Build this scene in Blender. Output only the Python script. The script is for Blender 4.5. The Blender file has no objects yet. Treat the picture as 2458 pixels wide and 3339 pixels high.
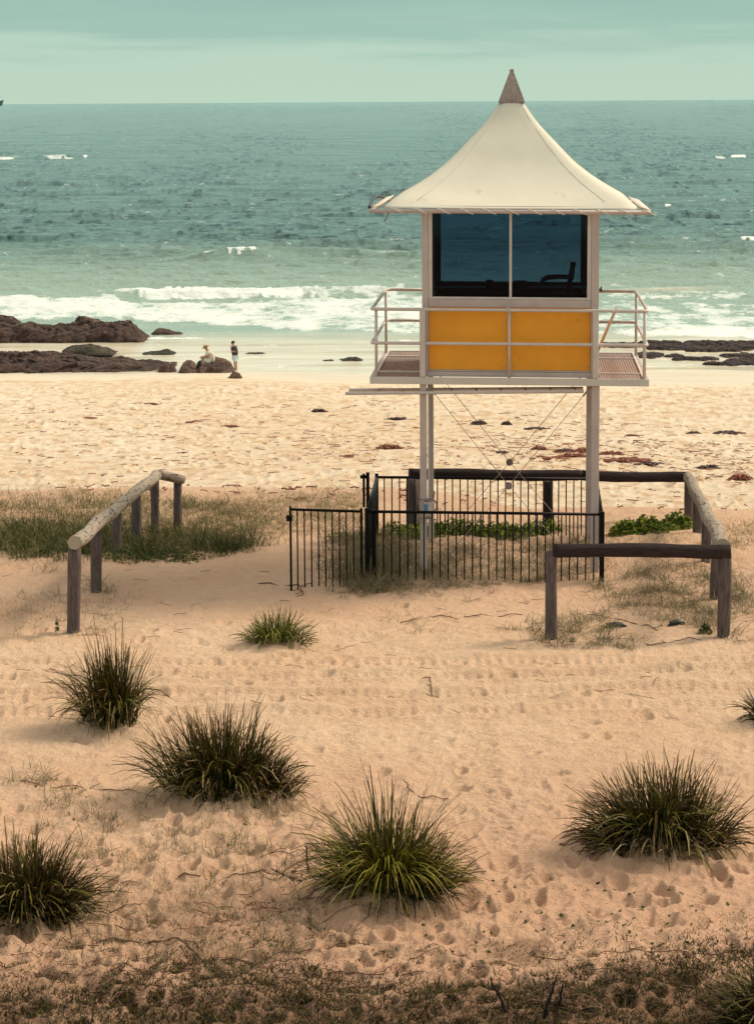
import bpy, math, random
import numpy as np
from mathutils import Vector, Matrix
random.seed(7); rng = np.random.default_rng(7)
scn = bpy.context.scene
# ------------------------------------------------------------------ camera
F = 8500.0; CX = 1229.0; CY = 1669.5; CZ = 7.0          # focal length etc. in photo pixels, camera height in m
TH = math.atan((CY - 330.5) / F); ROLL = 0.006
_f = np.array([0, math.cos(TH), -math.sin(TH)]); _r0 = np.array([1.0, 0, 0]); _u0 = np.cross(_r0, _f)
_r = _r0 * math.cos(ROLL) - _u0 * math.sin(ROLL); _u = _u0 * math.cos(ROLL) + _r0 * math.sin(ROLL)
CAM = np.array([0, 0, CZ])
cd = bpy.data.cameras.new('camera'); cam = bpy.data.objects.new('camera', cd); scn.collection.objects.link(cam)
M3 = Matrix(((_r[0], _u[0], -_f[0]), (_r[1], _u[1], -_f[1]), (_r[2], _u[2], -_f[2])))
cam.matrix_world = Matrix.Translation((0, 0, CZ)) @ M3.to_4x4()
cd.sensor_fit = 'VERTICAL'; cd.sensor_height = 36; cd.sensor_width = 24; cd.lens = F / 3339 * 36
cd.clip_start = 0.5; cd.clip_end = 60000
scn.camera = cam
# ------------------------------------------------------------------ light
scn.view_settings.view_transform = 'Standard'; scn.view_settings.look = 'None'
scn.view_settings.exposure = 0.19; scn.view_settings.gamma = 1.0
SUN_EL, SUN_AZ = 42, 62        # azimuth from +Y (out to sea) towards +X
w = bpy.data.worlds.new("World"); scn.world = w; w.use_nodes = True
nt = w.node_tree; nt.nodes.clear(); N = nt.nodes.new; L = nt.links.new
tc = N('ShaderNodeTexCoord'); sep = N('ShaderNodeSeparateXYZ'); L(tc.outputs['Generated'], sep.inputs[0])
mp = N('ShaderNodeMapping'); mp.inputs['Scale'].default_value = (4.0, 4.0, 44); L(tc.outputs['Generated'], mp.inputs['Vector'])
nz = N('ShaderNodeTexNoise'); nz.inputs['Scale'].default_value = 3.2; nz.inputs['Detail'].default_value = 6; nz.inputs['Roughness'].default_value = .55
L(mp.outputs[0], nz.inputs['Vector'])
ad = N('ShaderNodeMath'); ad.operation = 'MULTIPLY_ADD'; ad.inputs[1].default_value = .030; L(nz.outputs['Fac'], ad.inputs[0]); L(sep.outputs['Z'], ad.inputs[2])
sub = N('ShaderNodeMath'); sub.operation = 'SUBTRACT'; sub.inputs[1].default_value = .015; L(ad.outputs[0], sub.inputs[0])
cr = N('ShaderNodeValToRGB'); L(sub.outputs[0], cr.inputs[0])
def srgb(r, g, b):
    return tuple((c / 255 / 12.92 if c / 255 <= .04045 else ((c / 255 + .055) / 1.055) ** 2.4) for c in (r, g, b)) + (1,)
e = cr.color_ramp.elements; e[0].position = 0; e[0].color = srgb(184, 208, 188)
e[1].position = .018; e[1].color = srgb(180, 206, 188)
for p_, c_ in ((.026, srgb(158, 191, 177)), (.045, srgb(146, 183, 171)), (.10, srgb(180, 215, 203)), (.30, (.52, .65, .60, 1)), (.6, (.66, .66, .61, 1)), (1.0, (.90, .82, .72, 1))):
    k = e.new(p_); k.color = c_
sky = N('ShaderNodeTexSky'); sky.sky_type = 'NISHITA'; sky.sun_disc = False
sky.sun_elevation = math.radians(SUN_EL); sky.sun_rotation = math.radians(SUN_AZ); sky.air_density = 1; sky.dust_density = 3
bg1 = N('ShaderNodeBackground'); bg1.inputs['Strength'].default_value = .05; L(sky.outputs[0], bg1.inputs[0])
bg2 = N('ShaderNodeBackground'); bg2.inputs['Strength'].default_value = 1.0; L(cr.outputs[0], bg2.inputs[0])
mx = N('ShaderNodeMixShader'); mx.inputs[0].default_value = .94; L(bg1.outputs[0], mx.inputs[1]); L(bg2.outputs[0], mx.inputs[2])
wo = N('ShaderNodeOutputWorld'); L(mx.outputs[0], wo.inputs[0])
sd = bpy.data.lights.new('sun', 'SUN'); sd.energy = 3.4; sd.angle = math.radians(16); sd.color = (1, .86, .66)
so = bpy.data.objects.new('sun', sd); scn.collection.objects.link(so)
a_, e_ = math.radians(SUN_AZ), math.radians(SUN_EL)
sdir = Vector((math.sin(a_) * math.cos(e_), math.cos(a_) * math.cos(e_), math.sin(e_)))
so.rotation_euler = sdir.to_track_quat('Z', 'Y').to_euler(); so.location = (0, 20, 40)

# ------------------------------------------------------------------ geometry of the photo
def ray(x, y): return _f + _r * (x - CX) / F - _u * (y - CY) / F
def G(x, y, z=0.0):
    d = ray(x, y); t = (z - CZ) / d[2]; return CAM + d * t
def Gi(x, y, n=6):                                       # ground point on the real terrain
    p = G(x, y, 0)
    for _ in range(n): p = G(x, y, float(hterr(np.array([p[0]]), np.array([p[1]]))[0]))
    return p
def AY(x, y, Y): d = ray(x, y); return CAM + d * Y / d[1]
def ss(a, b, x): t = np.clip((x - a) / (b - a), 0, 1); return t * t * (3 - 2 * t)
def _h(ix, iy, s):
    n = (ix.astype(np.int64) * 374761393 + iy.astype(np.int64) * 668265263 + s * 982451653) & 0xffffffff
    n = ((n ^ (n >> 13)) * 1274126177) & 0xffffffff; n = n ^ (n >> 16)
    return (n & 0xffffff) / float(0xffffff)
def vn(x, y, s=0):                                       # value noise in -1..1
    ix = np.floor(x); iy = np.floor(y); fx = x - ix; fy = y - iy
    fx = fx * fx * fx * (fx * (fx * 6 - 15) + 10); fy = fy * fy * fy * (fy * (fy * 6 - 15) + 10)
    a = _h(ix, iy, s); b = _h(ix + 1, iy, s); c = _h(ix, iy + 1, s); d = _h(ix + 1, iy + 1, s)
    return ((a * (1 - fx) + b * fx) * (1 - fy) + (c * (1 - fx) + d * fx) * fy) * 2 - 1
def fbm(x, y, s=0, o=4, g=.5):
    r = 0; a = 1.0; t = 0
    for k in range(o):
        c, n_ = math.cos(k * 1.3), math.sin(k * 1.3)
        r = r + a * vn((x * c - y * n_) * 2 ** k, (x * n_ + y * c) * 2 ** k, s + k * 17); t += a; a *= g
    return r / t
TUSS = []     # (x, y, mound radius, mound height)
SEA = -7.3
def hbase(x, y):
    crest = 47.0 - 3.2 * ss(.5, 3, x) + .9 * vn(x * .25, y * 0 + 3.3, 5)
    beach = SEA + (139 - y) * .04 + .05 * fbm(x * .12, y * .1, 3, 3)
    top = .03 * vn(x * .3, y * .3, 2)
    k = ss(0, 11, y - crest)
    return top * (1 - k) + beach * k
def hterr(x, y):
    z = hbase(x, y)
    near = 1 - ss(46, 50, y)
    z = z + near * (.055 * fbm(x * .7, y * .7, 11, 3))
    for (tx, ty, r, h) in TUSS:
        z = z + h * np.exp(-((x - tx) ** 2 + (y - ty) ** 2) / (r * r))
    # sand piled inside the right-hand log fence, near its seaward corner
    z = z + .18 * np.exp(-(((x - 4.6) / 1.3) ** 2 + ((y - 40.5) / 1.6) ** 2))
    return z
def hfine(x, y):
    z = hterr(x, y)
    near = 1 - ss(45, 49, y); fg = 1 - ss(24.5, 28, y + .8 * vn(x * .5, y * .5, 9))
    tr = ss(27.5, 29.5, y) * (1 - ss(33.5, 35, y))
    b = 1 - np.abs(fbm(x * 2.6, y * 2.0, 21, 3, .45)) * 2
    z = z + near * (fg * (.055 * b + .032 * fbm(x * 4.3, y * 3.4, 41, 2)) + (1 - fg) * (.017 * b + .022 * fbm(x * 4, y * 3, 22, 3)))
    z = z + near * (.013 * fbm(x * 13, y * 9, 31, 2) + .022 * fg * (1 - 2 * np.abs(fbm(x * 6.5, y * 4.6, 37, 2))))
    far = ss(50, 58, y)
    z = z + far * (1 - ss(118, 132, y)) * (.052 * fbm(x * .9, y * .45, 51, 3, .6) + .016 * fbm(x * 2.7, y * 1.2, 57, 2))
    # wheel tracks running along the shore across the middle
    for c0, sl, dep in ((31.4, .05, .085), (30.4, .035, .08), (29.5, .06, .06), (32.3, -.02, .055)):
        d = y - (c0 + sl * x + .12 * vn(x * .35, x * 0 + c0, 61))
        g = np.exp(-(d / .16) ** 2)
        z = z - tr * dep * g * (.7 + .5 * vn(x * .8, y * 0 + c0, 63)) + tr * .013 * g * np.sin(x * 2 * math.pi / .14)
        z = z + tr * dep * .5 * np.exp(-((np.abs(d) - .27) / .09) ** 2)
    # a tread pattern coming up the middle towards the camera
    for c0, sl in ((1.15, .02), (-.35, -.03)):
        d = x - (c0 + sl * (y - 28)); g = np.exp(-(d / .22) ** 4) * ss(23, 25, y) * (1 - ss(31, 33, y))
        z = z + g * .013 * np.sin((y + np.abs(d) * .8) * 2 * math.pi / .13)
    return z

# ------------------------------------------------------------------ mesh helpers
COL = scn.collection
def link(me, name, parent=None):
    o = bpy.data.objects.new(name, me); COL.objects.link(o)
    if parent is not None: o.parent = parent
    return o
def tag(o, label=None, cat=None, group=None, kind=None):
    if label: o['label'] = label
    if cat: o['category'] = cat
    if group: o['group'] = group
    if kind: o['kind'] = kind
    return o
def empty(name, loc, label, cat, group=None, rz=0):
    o = bpy.data.objects.new(name, None); COL.objects.link(o); o.location = Vector([float(v) for v in loc]); o.rotation_euler = (0, 0, rz)
    o.empty_display_size = .2
    return tag(o, label, cat, group)
def npmesh(name, V, Fq, mats, smooth=True, attrs=None, mi=None):
    me = bpy.data.meshes.new(name); V = np.asarray(V, np.float32); Fq = np.asarray(Fq, np.int32); k = Fq.shape[1]
    me.vertices.add(len(V)); me.vertices.foreach_set('co', V.ravel())
    me.loops.add(Fq.size); me.loops.foreach_set('vertex_index', Fq.ravel())
    me.polygons.add(len(Fq)); me.polygons.foreach_set('loop_start', np.arange(0, Fq.size, k, dtype=np.int32))
    me.polygons.foreach_set('loop_total', np.full(len(Fq), k, np.int32))
    me.polygons.foreach_set('use_smooth', np.full(len(Fq), smooth, bool))
    if mi is not None: me.polygons.foreach_set('material_index', np.asarray(mi, np.int32))
    for a, v in (attrs or {}).items():
        at = me.attributes.new(a, 'FLOAT', 'POINT'); at.data.foreach_set('value', np.asarray(v, np.float32))
    for m in (mats if isinstance(mats, (list, tuple)) else [mats]): me.materials.append(m)
    me.update(calc_edges=True); return me
class MB:
    def __init__(s): s.v = []; s.f = []; s.uv = []; s.sm = []
    def add(s, vs, fs, uvs=None, smooth=False):
        b = len(s.v); s.v += [tuple(float(c) for c in v) for v in vs]
        for i, f in enumerate(fs):
            s.f.append([b + k for k in f]); s.sm.append(smooth); s.uv.append(uvs[i] if uvs else [(0, 0)] * len(f))
    def box(s, lo, hi, M=None, bev=0.0):
        x0, y0, z0 = lo; x1, y1, z1 = hi
        vs = [(x0, y0, z0), (x1, y0, z0), (x1, y1, z0), (x0, y1, z0), (x0, y0, z1), (x1, y0, z1), (x1, y1, z1), (x0, y1, z1)]
        if M is not None: vs = [M @ Vector(v) for v in vs]
        s.add(vs, [(3, 2, 1, 0), (4, 5, 6, 7), (0, 1, 5, 4), (1, 2, 6, 5), (2, 3, 7, 6), (3, 0, 4, 7)])
    def tube(s, pts, rad, n=10, caps=True, flat=None):
        P = [Vector([float(c) for c in p]) for p in pts]
        R = rad if isinstance(rad, (list, tuple)) else [rad] * len(P)
        t0 = (P[1] - P[0]).normalized(); up = Vector((0, 0, 1)) if abs(t0.z) < .9 else Vector((0, 1, 0))
        a = t0.cross(up).normalized(); rings = []; vl = 0; vls = []
        for i, p in enumerate(P):
            t = ((P[min(i + 1, len(P) - 1)] - P[max(i - 1, 0)])).normalized()
            a = (a - t * a.dot(t)).normalized(); b = t.cross(a)
            if i: vl += (p - P[i - 1]).length
            vls.append(vl)
            rings.append([p + (a * math.cos(2 * math.pi * k / n) + b * math.sin(2 * math.pi * k / n)) * (R[i] if not callable(flat) else R[i] * flat(k, i)) for k in range(n)])
        vs = [v for r_ in rings for v in r_]; fs = []; uv = []
        for i in range(len(P) - 1):
            for k in range(n):
                k2 = (k + 1) % n
                fs.append((i * n + k, i * n + k2, (i + 1) * n + k2, (i + 1) * n + k))
                u0, u1 = k / n, (k + 1) / n; uv.append([(u0, vls[i]), (u1, vls[i]), (u1, vls[i + 1]), (u0, vls[i + 1])])
        s.add(vs, fs, uv, True)
        if caps:
            m = (len(P) - 1) * n
            b = len(s.v) - len(vs)
            for f in ([b + k for k in range(n)][::-1], [b + m + k for k in range(n)]):
                s.f.append(f); s.sm.append(False); s.uv.append([(.5, -9)] * n)
    def build(s, name, m, parent=None, bevel=0):
        me = bpy.data.meshes.new(name); me.from_pydata(s.v, [], s.f)
        uvl = me.uv_layers.new(name='UVMap'); k = 0
        flat = [c for u in s.uv for q in u for c in q]; uvl.data.foreach_set('uv', flat)
        me.polygons.foreach_set('use_smooth', s.sm)
        for q in (m if isinstance(m, (list, tuple)) else [m]): me.materials.append(q)
        me.update(); o = link(me, name, parent)
        if bevel:
            bm_ = o.modifiers.new('b', 'BEVEL'); bm_.width = bevel; bm_.segments = 2; bm_.limit_method = 'ANGLE'
        return o

# ------------------------------------------------------------------ materials
class NM:
    def __init__(s, name):
        s.m = bpy.data.materials.new(name); s.m.use_nodes = True; s.t = s.m.node_tree
        s.b = s.t.nodes['Principled BSDF']; s.o = s.t.nodes['Material Output']
    def n(s, ty, **kw):
        q = s.t.nodes.new('ShaderNode' + ty)
        for k, v in kw.items():
            if k in q.inputs.keys(): q.inputs[k].default_value = v
            else: setattr(q, k, v)
        return q
    def l(s, a, b): s.t.links.new(a, b)
    def attr(s, nm): return s.n('Attribute', attribute_name=nm).outputs['Fac']
    def pos(s): return s.n('NewGeometry').outputs['Position']
    def obj(s): return s.n('TexCoord').outputs['Object']
    def noise(s, vec, scale, detail=4, rough=.55, sc=None):
        if sc: q = s.n('Mapping'); q.inputs['Scale'].default_value = sc; s.l(vec, q.inputs['Vector']); vec = q.outputs[0]
        k = s.n('TexNoise'); k.inputs['Scale'].default_value = scale; k.inputs['Detail'].default_value = detail; k.inputs['Roughness'].default_value = rough
        s.l(vec, k.inputs['Vector']); return k.outputs['Fac']
    def ramp(s, f, els):
        r = s.n('ValToRGB'); s.l(f, r.inputs[0]); e = r.color_ramp.elements
        e[0].position, e[0].color = els[0][0], tuple(els[0][1]) + (1,) * (4 - len(els[0][1])); e[1].position, e[1].color = els[-1][0], tuple(els[-1][1]) + (1,) * (4 - len(els[-1][1]))
        for p, c in els[1:-1]: k = e.new(p); k.color = tuple(c) + (1,) * (4 - len(c))
        return r.outputs[0]
    def mix(s, f, a, b, mode='MIX'):
        q = s.n('Mix', data_type='RGBA', blend_type=mode)
        for v, i in ((f, 0), (a, 6), (b, 7)):
            if isinstance(v, (int, float)): q.inputs[i].default_value = v
            elif isinstance(v, tuple): q.inputs[i].default_value = v + (1,) * (4 - len(v))
            else: s.l(v, q.inputs[i])
        return q.outputs[2]
    def math(s, op, a, b=0.0, c=0.0, clamp=False):
        q = s.n('Math', operation=op); q.use_clamp = clamp
        for v, i in ((a, 0), (b, 1), (c, 2)):
            if isinstance(v, (int, float)): q.inputs[i].default_value = v
            else: s.l(v, q.inputs[i])
        return q.outputs[0]
    def bump(s, h, dist, st=1.0):
        q = s.n('Bump'); q.inputs['Distance'].default_value = dist; q.inputs['Strength'].default_value = st; s.l(h, q.inputs['Height'])
        s.l(q.outputs[0], s.b.inputs['Normal']); return q
def mat(name, col, rough=.6, var=.25, scale=6, metal=0, bump=.0, bscale=60, dirt=None, sc=None, spec=.5, coord='obj'):
    m = NM(name); v = m.obj() if coord == 'obj' else m.pos()
    f = m.noise(v, scale, 5, .6, sc)
    lo = tuple(c * (1 - var) for c in col); hi = tuple(min(1, c * (1 + var)) for c in col)
    c = m.ramp(f, [(.3, lo), (.7, hi)])
    if dirt:
        g = m.noise(v, scale * 2.3, 6, .7); c = m.mix(m.ramp(g, [(dirt[1], (0, 0, 0)), (dirt[1] + .1, (1, 1, 1))]), c, dirt[0])
    m.l(c, m.b.inputs['Base Color']); m.b.inputs['Roughness'].default_value = rough; m.b.inputs['Metallic'].default_value = metal
    m.b.inputs['Specular IOR Level'].default_value = spec
    if bump: m.bump(m.noise(v, bscale, 3), bump)
    return m.m
MT = {}
MT['tower'] = mat('tower_paint', (.47, .375, .355), .55, .10, 3, bump=.002, bscale=30, dirt=((.30, .20, .18), .66))
MT['rail'] = mat('rail_paint', (.54, .465, .43), .5, .10, 5, dirt=((.33, .22, .18), .64))
MT['fascia'] = mat('fascia_paint', (.55, .50, .45), .55, .08, 2, dirt=((.36, .30, .27), .62))
MT['grate'] = mat('grating_steel', (.30, .20, .17), .6, .3, 12)
MT['lightsteel'] = mat('pale_steel', (.66, .60, .53), .5, .1, 5)
MT['yellow'] = mat('yellow_board', (.76, .315, .024), .6, .09, 2.0, bump=.0015, bscale=80, dirt=((.42, .17, .03), .66), spec=.3)
MT['fabric'] = mat('roof_canvas', (.66, .615, .51), .85, .06, 1.3, bump=.0015, bscale=120, dirt=((.52, .45, .35), .61), spec=.2)
MT['rope'] = mat('white_rope', (.72, .62, .52), .8, .1, 20)
MT['rust'] = mat('rusted_metal', (.30, .235, .21), .6, .35, 9, dirt=((.16, .09, .07), .56), sc=(1, 1, .35))
MT['black'] = mat('black_paint', (.004, .003, .004), .5, .3, 8, spec=.12)
MT['rubber'] = mat('black_rubber', (.012, .012, .016), .5, .2, 8)
MT['dark'] = mat('dark_interior', (.02, .018, .022), .7, .2, 4)
MT['disc'] = mat('disc_metal', (.20, .15, .14), .55, .3, 25)
MT['cable'] = mat('cable_steel', (.35, .27, .22), .5, .1, 5)
MT['blue'] = mat('blue_plastic', (.03, .22, .42), .4, .1, 8)
MT['grey'] = mat('grey_plastic', (.42, .34, .31), .5, .15, 8)
MT['skin'] = mat('skin', (.46, .24, .16), .6, .08, 5)
MT['shirt_pale'] = mat('pale_shirt', (.62, .55, .45), .9, .2, 14)
MT['shorts_pale'] = mat('pale_shorts', (.72, .66, .56), .9, .15, 14)
MT['shirt_dark'] = mat('dark_shirt', (.045, .035, .05), .9, .3, 12)
MT['shorts_blue'] = mat('light_blue_shorts', (.62, .78, .82), .9, .1, 12)
MT['hair'] = mat('dark_hair', (.03, .014, .012), .6, .3, 20)
MT['straw'] = mat('straw_hat', (.45, .27, .11), .8, .2, 20)
MT['ship'] = mat('hazed_hull', (.09, .22, .22), .6, .2, .05)  # teal lightened, distance haze put into the ship's colour
MT['inner'] = mat('inner_wall', (.10, .08, .08), .7, .2, 4)
def wood(name, lo, hi, spk, spkpos):
    m = NM(name); uv = m.n('TexCoord').outputs['UV']; oi = m.n('ObjectInfo').outputs['Random']
    ofs = m.n('CombineXYZ'); m.l(m.math('MULTIPLY', oi, 37.0), ofs.inputs[0]); m.l(m.math('MULTIPLY', oi, 11.0), ofs.inputs[1])
    va = m.n('VectorMath', operation='ADD'); m.l(uv, va.inputs[0]); m.l(ofs.outputs[0], va.inputs[1]); v = va.outputs[0]
    f = m.noise(v, 5, 6, .65, (4.5, .9, 1)); c = m.ramp(f, [(.28, lo), (.5, tuple((a + b) / 2 for a, b in zip(lo, hi))), (.72, hi)])
    g = m.noise(v, 4, 7, .75, (2.2, .8, 1)); c = m.mix(m.ramp(g, [(spkpos, (0, 0, 0)), (spkpos + .07, (1, 1, 1))]), c, spk)
    cr_ = m.noise(v, 6, 3, .6, (9, .35, 1)); c = m.mix(m.ramp(cr_, [(.30, (.85, .85, .85)), (.37, (0, 0, 0))]), c, (.02, .014, .015))
    m.l(c, m.b.inputs['Base Color']); m.b.inputs['Roughness'].default_value = .9; m.b.inputs['Specular IOR Level'].default_value = .08
    h = m.math('ADD', m.noise(v, 6, 6, .7, (9, .6, 1)), m.math('MULTIPLY', g, .8)); m.bump(h, .02, .9); return m.m
MT['pale_log'] = wood('pale_weathered_log', (.23, .185, .15), (.50, .42, .335), (.05, .037, .037), .54)
MT['dark_log'] = wood('dark_weathered_log', (.022, .015, .017), (.062, .044, .042), (.22, .17, .15), .66)
MT['post_log'] = wood('grey_post_log', (.062, .045, .048), (.20, .155, .145), (.035, .026, .03), .60)
# tinted window glass: a thin pane that colours what is seen through it and reflects a little
def glassmat():
    m = NM('tinted_glass'); tr = m.n('BsdfTransparent'); tr.inputs[0].default_value = (.475, .58, .66, 1)
    gl = m.n('BsdfGlossy'); gl.inputs['Roughness'].default_value = .04; gl.inputs[0].default_value = (.9, .95, 1, 1)
    fr = m.n('Fresnel'); fr.inputs[0].default_value = 1.45; q = m.n('MixShader'); m.l(m.math('MULTIPLY', fr.outputs[0], .35), q.inputs[0]); m.l(tr.outputs[0], q.inputs[1]); m.l(gl.outputs[0], q.inputs[2])
    m.l(q.outputs[0], m.o.inputs['Surface']); return m.m
MT['glass'] = glassmat()
# sand
def sandmat():
    m = NM('sand'); p = m.pos(); be = m.attr('beach'); we = m.attr('wet'); li = m.attr('litter_vignette')
    n1 = m.noise(p, .55, 4, .6); n2 = m.noise(p, 7, 5, .65); gr = m.noise(p, 95, 3, .8)
    dune = m.mix(m.ramp(n1, [(.3, (0, 0, 0)), (.7, (1, 1, 1))]), (.80, .525, .345), (.87, .63, .44))
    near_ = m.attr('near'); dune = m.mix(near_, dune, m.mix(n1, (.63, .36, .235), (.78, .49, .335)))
    dune = m.mix(m.ramp(n2, [(.35, (.5, .5, .5)), (.6, (0, 0, 0))]), dune, (.64, .42, .26))
    bea = m.mix(m.ramp(m.noise(p, .09, 4, .6, (1, .6, 1)), [(.35, (0, 0, 0)), (.65, (1, 1, 1))]), (.79, .635, .465), (.86, .735, .57))
    # drifts of redder grains between the footprints
    st = m.noise(p, 1.9, 8, .8, (.8, .55, 1)); bea = m.mix(m.ramp(st, [(.47, (0, 0, 0)), (.60, (.85, .85, .85))]), bea, (.58, .36, .19))
    c = m.mix(be, dune, bea)
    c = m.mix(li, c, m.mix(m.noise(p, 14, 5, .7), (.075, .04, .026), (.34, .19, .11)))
    c = m.mix(m.ramp(gr, [(.36, (.55, .55, .55)), (.5, (0, 0, 0))]), c, m.mix(.5, c, (.16, .085, .05)))
    c = m.mix(m.ramp(gr, [(.56, (0, 0, 0)), (.72, (.5, .5, .5))]), c, (.92, .78, .60))
    c = m.mix(m.ramp(m.noise(p, 38, 4, .7), [(.66, (0, 0, 0)), (.71, (.7, .7, .7))]), c, (.22, .10, .05))
    wetc = m.mix(m.ramp(m.noise(p, .8, 4, .6, (.25, 1.4, 1)), [(.4, (0, 0, 0)), (.7, (1, 1, 1))]), (.70, .60, .46), (.62, .51, .37))
    c = m.mix(we, c, wetc)
    m.l(c, m.b.inputs['Base Color']); m.l(m.math('MULTIPLY_ADD', we, -.55, .95), m.b.inputs['Roughness'])
    m.l(m.math('MULTIPLY_ADD', we, .12, .08), m.b.inputs['Specular IOR Level'])
    h = m.math('ADD', m.noise(p, 22, 5, .7), m.math('MULTIPLY', m.noise(p, 90, 2, .8), .35)); inv = m.math('SUBTRACT', 1.0, we)
    bp = m.bump(m.math('MULTIPLY', h, inv), .055, 1.0); return m.m
MT['sand'] = sandmat()
# sea
def seamat():
    m = NM('sea_water'); p = m.pos(); fo = m.attr('foam'); sh = m.attr('shallow')
    deep = m.mix(m.noise(p, .012, 4, .6, (1, .35, 1)), (.085, .195, .16), (.065, .15, .135)); deep = m.mix(m.attr('chop_shade'), deep, (.003, .035, .042))
    c = m.mix(m.ramp(sh, [(0, (0, 0, 0)), (.45, (1, 1, 1))]), deep, (.31, .41, .33)); c = m.mix(m.ramp(sh, [(.5, (0, 0, 0)), (1, (1, 1, 1))]), c, m.mix(m.ramp(m.noise(p, .5, 5, .6, (.12, 1.1, 1)), [(.42, (0, 0, 0)), (.62, (1, 1, 1))]), (.72, .65, .51), (.50, .41, .28)))
    fn = m.noise(p, .8, 8, .78, (.55, .30, 1)); k = m.math('ADD', fo, m.math('MULTIPLY_ADD', fn, 3.4, -1.7))
    fk = m.ramp(k, [(.30, (0, 0, 0)), (.55, (.7, .7, .7)), (.95, (1, 1, 1))])
    c = m.mix(fk, c, m.mix(m.noise(p, 3, 4, .6), (.62, .70, .66), (.84, .86, .83)))
    m.l(c, m.b.inputs['Base Color']); m.l(m.math('MULTIPLY_ADD', fk, .6, .12, True), m.b.inputs['Roughness']); m.l(m.math('MULTIPLY_ADD', sh, -.50, m.math('MULTIPLY_ADD', m.attr('chop_shade'), -.48, .58), True), m.b.inputs['Specular IOR Level']); m.b.inputs['IOR'].default_value = 1.333
    h = m.math('ADD', m.noise(p, .55, 6, .68, (.45, 1, 1)), m.math('MULTIPLY', m.noise(p, 2.6, 4, .7, (.5, 1, 1)), .22))
    amp = m.math('MULTIPLY_ADD', sh, -.93, 1.0, True)
    m.bump(m.math('MULTIPLY', h, amp), .75, 1.0); return m.m
MT['sea'] = seamat()
def rockmat(name, lo, hi, tan):
    m = NM(name); p = m.pos(); f = m.noise(p, 1.6, 7, .72, (.7, .7, 1.5)); c = m.ramp(f, [(.34, lo), (.52, hi), (.72, tan)])
    g = m.noise(p, 6, 5, .7); c = m.mix(m.ramp(g, [(.40, (.8, .8, .8)), (.5, (0, 0, 0))]), c, tuple(.45 * a for a in lo))
    m.l(c, m.b.inputs['Base Color']); m.b.inputs['Roughness'].default_value = .8; m.bump(m.noise(p, 3.5, 7, .75, (.6, .6, 1.8)), .35, 1.0); return m.m
MT['rock'] = rockmat('shore_rock', (.026, .010, .008), (.085, .040, .027), (.21, .125, .08))
MT['rock_tan'] = rockmat('boulder_rock', (.045, .022, .016), (.14, .070, .042), (.34, .21, .13))
MT['weed_rock'] = rockmat('mossy_rock', (.018, .016, .010), (.05, .038, .018), (.12, .09, .035))
def leafmat(name, stops, spec=.12, rough=.55, trans=.05):
    m = NM(name); c = m.ramp(m.attr('tone'), stops)
    c = m.mix(m.ramp(m.attr('along'), [(.55, (0, 0, 0)), (1, (.65, .65, .65))]), c, m.mix(m.attr('tone'), (.10, .038, .014), (.30, .22, .045)))
    m.l(c, m.b.inputs['Base Color']); m.b.inputs['Roughness'].default_value = rough; m.b.inputs['Specular IOR Level'].default_value = spec
    if trans:
        t = m.n('BsdfTranslucent'); m.l(c, t.inputs[0]); q = m.n('MixShader'); q.inputs[0].default_value = trans
        m.l(m.b.outputs[0], q.inputs[1]); m.l(t.outputs[0], q.inputs[2]); m.l(q.outputs[0], m.o.inputs['Surface'])
    return m.m
MT['tuss_dark'] = leafmat('tussock_dark', [(0, (.007, .009, .003)), (.40, (.022, .028, .006)), (.72, (.13, .135, .016)), (.86, (.085, .032, .018)), (.94, (.42, .31, .17)), (1, (.50, .40, .25))])
MT['tuss_green'] = leafmat('tussock_green', [(0, (.010, .014, .003)), (.35, (.050, .062, .008)), (.74, (.27, .25, .024)), (.84, (.11, .045, .022)), (.94, (.42, .31, .17)), (1, (.50, .40, .25))])
MT['tuss_light'] = leafmat('tussock_light', [(0, (.05, .075, .016)), (.5, (.12, .16, .03)), (.8, (.25, .26, .05)), (.92, (.36, .25, .12)), (1, (.50, .40, .25))])
MT['dune_grass'] = leafmat('dune_grass', [(0, (.028, .045, .012)), (.35, (.085, .105, .028)), (.7, (.24, .205, .085)), (1, (.48, .37, .21))])
MT['dry_grass'] = leafmat('dry_grass', [(0, (.12, .11, .05)), (.5, (.26, .215, .125)), (1, (.44, .35, .23))])
MT['bright_leaf'] = leafmat('bright_leaf', [(0, (.03, .055, .006)), (.5, (.10, .135, .012)), (1, (.25, .27, .03))], .08, .6)
MT['dark_leaf'] = leafmat('dark_leaf', [(0, (.02, .035, .008)), (.6, (.045, .065, .013)), (1, (.12, .11, .02))], .08, .6)
MT['moss'] = leafmat('low_cover', [(0, (.016, .010, .005)), (.45, (.040, .036, .010)), (.8, (.10, .085, .02)), (1, (.13, .055, .025))])
MT['twig'] = mat('twig_bark', (.17, .085, .052), .85, .5, 3, coord='pos')
MT['twig_pale'] = mat('twig_pale', (.30, .19, .12), .85, .4, 3, coord='pos')
MT['weed_red'] = mat('seaweed_red', (.22, .065, .030), .6, .6, 4, coord='pos')
MT['weed_dark'] = mat('seaweed_dark', (.055, .022, .018), .55, .6, 4, coord='pos')

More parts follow.
